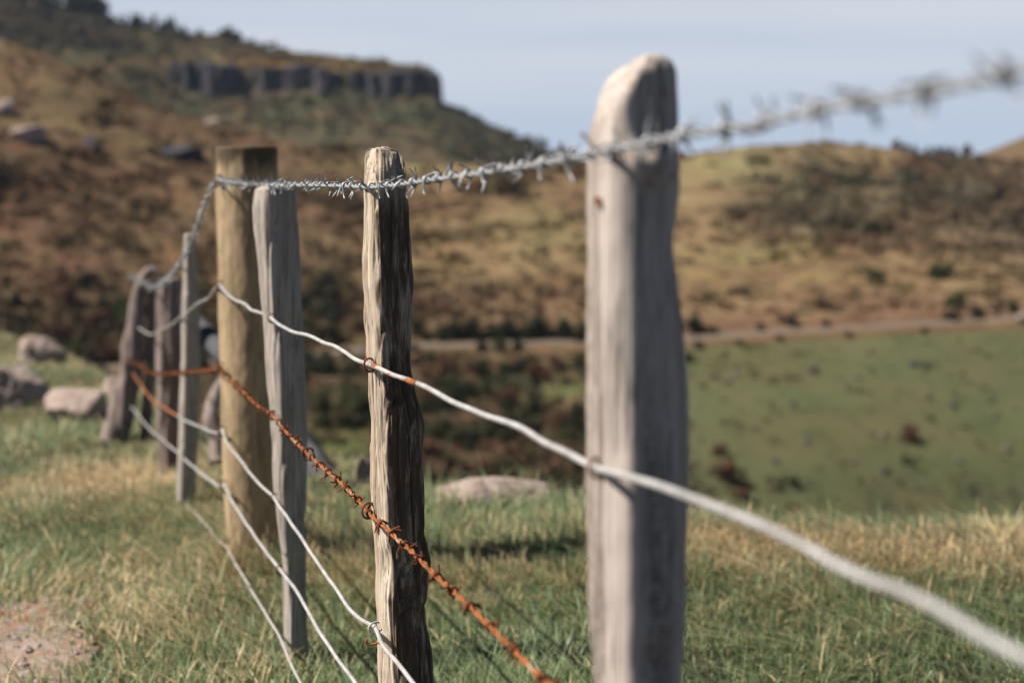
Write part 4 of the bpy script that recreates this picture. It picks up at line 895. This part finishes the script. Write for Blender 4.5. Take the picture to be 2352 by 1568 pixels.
def barbed(name, right, left, label, mat, bmat, strand_r, pitch, spacing, blen, barb_r, nmax, seed, four=True, turns=1.6):
    r = np.random.default_rng(seed); P = wire_path(right, left, .006); s = np.arange(len(P)) * .006
    T, N, B = frames(P); root = empty(name, tuple(P[0])); tag(root, label, 'barbed wire')
    a = s / pitch * 2 * np.pi
    for k in (0, np.pi):
        Q = P + strand_r * 1.02 * (np.cos(a + k)[:, None] * N + np.sin(a + k)[:, None] * B)
        V, q, t = tube(Q, strand_r, 8); mk('strand', V, [q, t], mat, loc=tuple(P[0]), parent=root)
    protos = []
    for i in range(7):
        V, F_ = barb_mesh(r, strand_r * 2 + barb_r * .8, barb_r, turns, blen, four)
        me = mk('barb', V, F_, bmat); protos.append(me.data); bpy.data.objects.remove(me)
    pos = np.arange(.02, s[-1] - .02, spacing); rest = []
    for i, d in enumerate(pos):
        d = d + r.normal(0, spacing * .08); j = int(np.clip(d / .006, 0, len(P) - 1)); ang = r.uniform(0, 6.28)
        n_ = N[j] * math.cos(ang) + B[j] * math.sin(ang); b_ = np.cross(T[j], n_)
        m4 = Matrix(((T[j][0], n_[0], b_[0], P[j][0]), (T[j][1], n_[1], b_[1], P[j][1]), (T[j][2], n_[2], b_[2], P[j][2]), (0, 0, 0, 1)))
        me = protos[i % 7]
        if i < nmax:
            o = bpy.data.objects.new('barb', me); C.objects.link(o); o.parent = root; o.matrix_local = Matrix.Translation(-Vector(P[0])) @ m4
        else: rest.append((me, m4))
    if rest:
        Vs, Qs, Ts, o_ = [], [], [], 0
        for me, m4 in rest:
            co = np.empty(len(me.vertices) * 3); me.vertices.foreach_get('co', co); A = np.array(m4); Vs.append(co.reshape(-1, 3) @ A[:3, :3].T + A[:3, 3])
            for p in me.polygons:
                (Qs if len(p.vertices) == 4 else Ts).append([x + o_ for x in p.vertices])
            o_ += len(me.vertices)
        tag(mk('barb', np.vstack(Vs), [np.array(Qs), np.array(Ts)], bmat, loc=tuple(P[0]), parent=root), kind='stuff')
    return root, P
barbed('barbed_wire', TOP_R, TOP_L, 'silver galvanised barbed wire along the top of the fence', M['galv'], M['galv'], .0024, .06, .079, .0225, .0017, 90, 5, True, 1.3)
barbed('rusty_barbed_wire', W3_R, W3_L, 'orange rusted barbed wire slanting across the middle of the fence', M['rust'], M['rust_dark'], .0024, .085, .098, .0165, .0019, 90, 6, True, 1.4)

# staples, hook and nail in the posts (parts of their posts)
def staple(parent, c, rx, rz_, wr, mat, name='staple', tilt=0.0, yaw=.35):
    a = np.linspace(-2.5, 2.5, 22); P = np.stack([np.cos(a + math.pi) * rx, 0 * a, np.sin(a) * rz_], -1)
    P[:, 1] += np.linspace(-.004, .004, len(a)); cs, sn = math.cos(tilt), math.sin(tilt)
    P = np.stack([P[:, 0] * cs - P[:, 2] * sn, P[:, 1], P[:, 0] * sn + P[:, 2] * cs], -1)
    P = np.stack([P[:, 0] * math.cos(yaw) - P[:, 1] * math.sin(yaw), P[:, 0] * math.sin(yaw) + P[:, 1] * math.cos(yaw), P[:, 2]], -1) + np.array(c)
    V, q, t = tube(P, wr, 8); return mk(name, V, [q, t], mat, loc=tuple(parent.location), parent=parent)
posts = [o for o in C.objects if o.get('category') == 'fence post']
mid_post = next(o for o in posts if 'stained' in o['label'] or 'stains' in o['label']); round_post = next(o for o in posts if 'round tan' in o['label']); grey_post = next(o for o in posts if 'blue grey split' in o['label'])
staple(mid_post, on_plane(849., 838., *PLN), .011, .0125, .0021, M['rust_dark'])
staple(mid_post, on_plane(862., 1440., *PLN), .013, .009, .0021, M['grey_wire'], tilt=.2)
staple(mid_post, on_plane(846., 1172., *PLN), .012, .015, .0023, M['rust_dark'], tilt=-.3)
hk = resample(np.array([at(u, v, 2.655) for u, v in [(872, 1475), (858, 1478), (848, 1480), (842, 1476), (841, 1470), (845, 1467)]]), .002)
V, q, t = tube(hk, .0022, 8); tag(mk('nail_hook', V, [q, t], M['rust'], loc=tuple(mid_post.location), parent=mid_post), 'bent rusty nail')
nh = at(1378., 462., 1.578); V, q, t = tube(np.array([nh + [-.004, -.006, 0], nh + [0, .0, 0], nh + [.01, .03, 0]]), np.array([.0042, .0040, .0022]), 10)
tag(mk('nail', V, [q, t], M['rust'], loc=tuple(near_post.location), parent=near_post), 'rusty nail head')
staple(near_post, on_plane(1372., 1074., *PLN), .010, .011, .0019, M['rust_dark'])
for u, v in [(506, 655), (508, 842), (510, 988), (514, 1113), (518, 1253), (501, 413)]:
    staple(round_post, on_plane(float(u), float(v), *PLN), .014, .014, .0024, M['rust_dark'])
for u, v in [(624, 731), (626, 953), (630, 1144), (643, 1308)]:
    staple(grey_post, on_plane(float(u), float(v), *PLN), .010, .012, .002, M['rust_dark'])

# ------------------------------------------------------------------ thin air between here and the far hill
hz = bpy.data.materials.new('thin_haze'); hz.use_nodes = True; ht = hz.node_tree; ht.nodes.clear()
ho = ht.nodes.new('ShaderNodeOutputMaterial'); hv = ht.nodes.new('ShaderNodeVolumePrincipled')
hv.inputs['Color'].default_value = (.62, .76, 1.0, 1); hv.inputs['Density'].default_value = .00007
ht.links.new(hv.outputs['Volume'], ho.inputs['Volume'])
x0, x1, y0, y1, z0, z1 = -900., 1500., -60., 1160., -130., 260.
hV = np.array([(x, y, z) for z in (z0, z1) for y in (y0, y1) for x in (x0, x1)])
tag(mk('haze', hV, np.array([(0, 2, 3, 1), (4, 5, 7, 6), (0, 1, 5, 4), (2, 6, 7, 3), (0, 4, 6, 2), (1, 3, 7, 5)]), hz, shade=False), 'faint blue haze in the air of the valley', 'haze', kind='stuff')
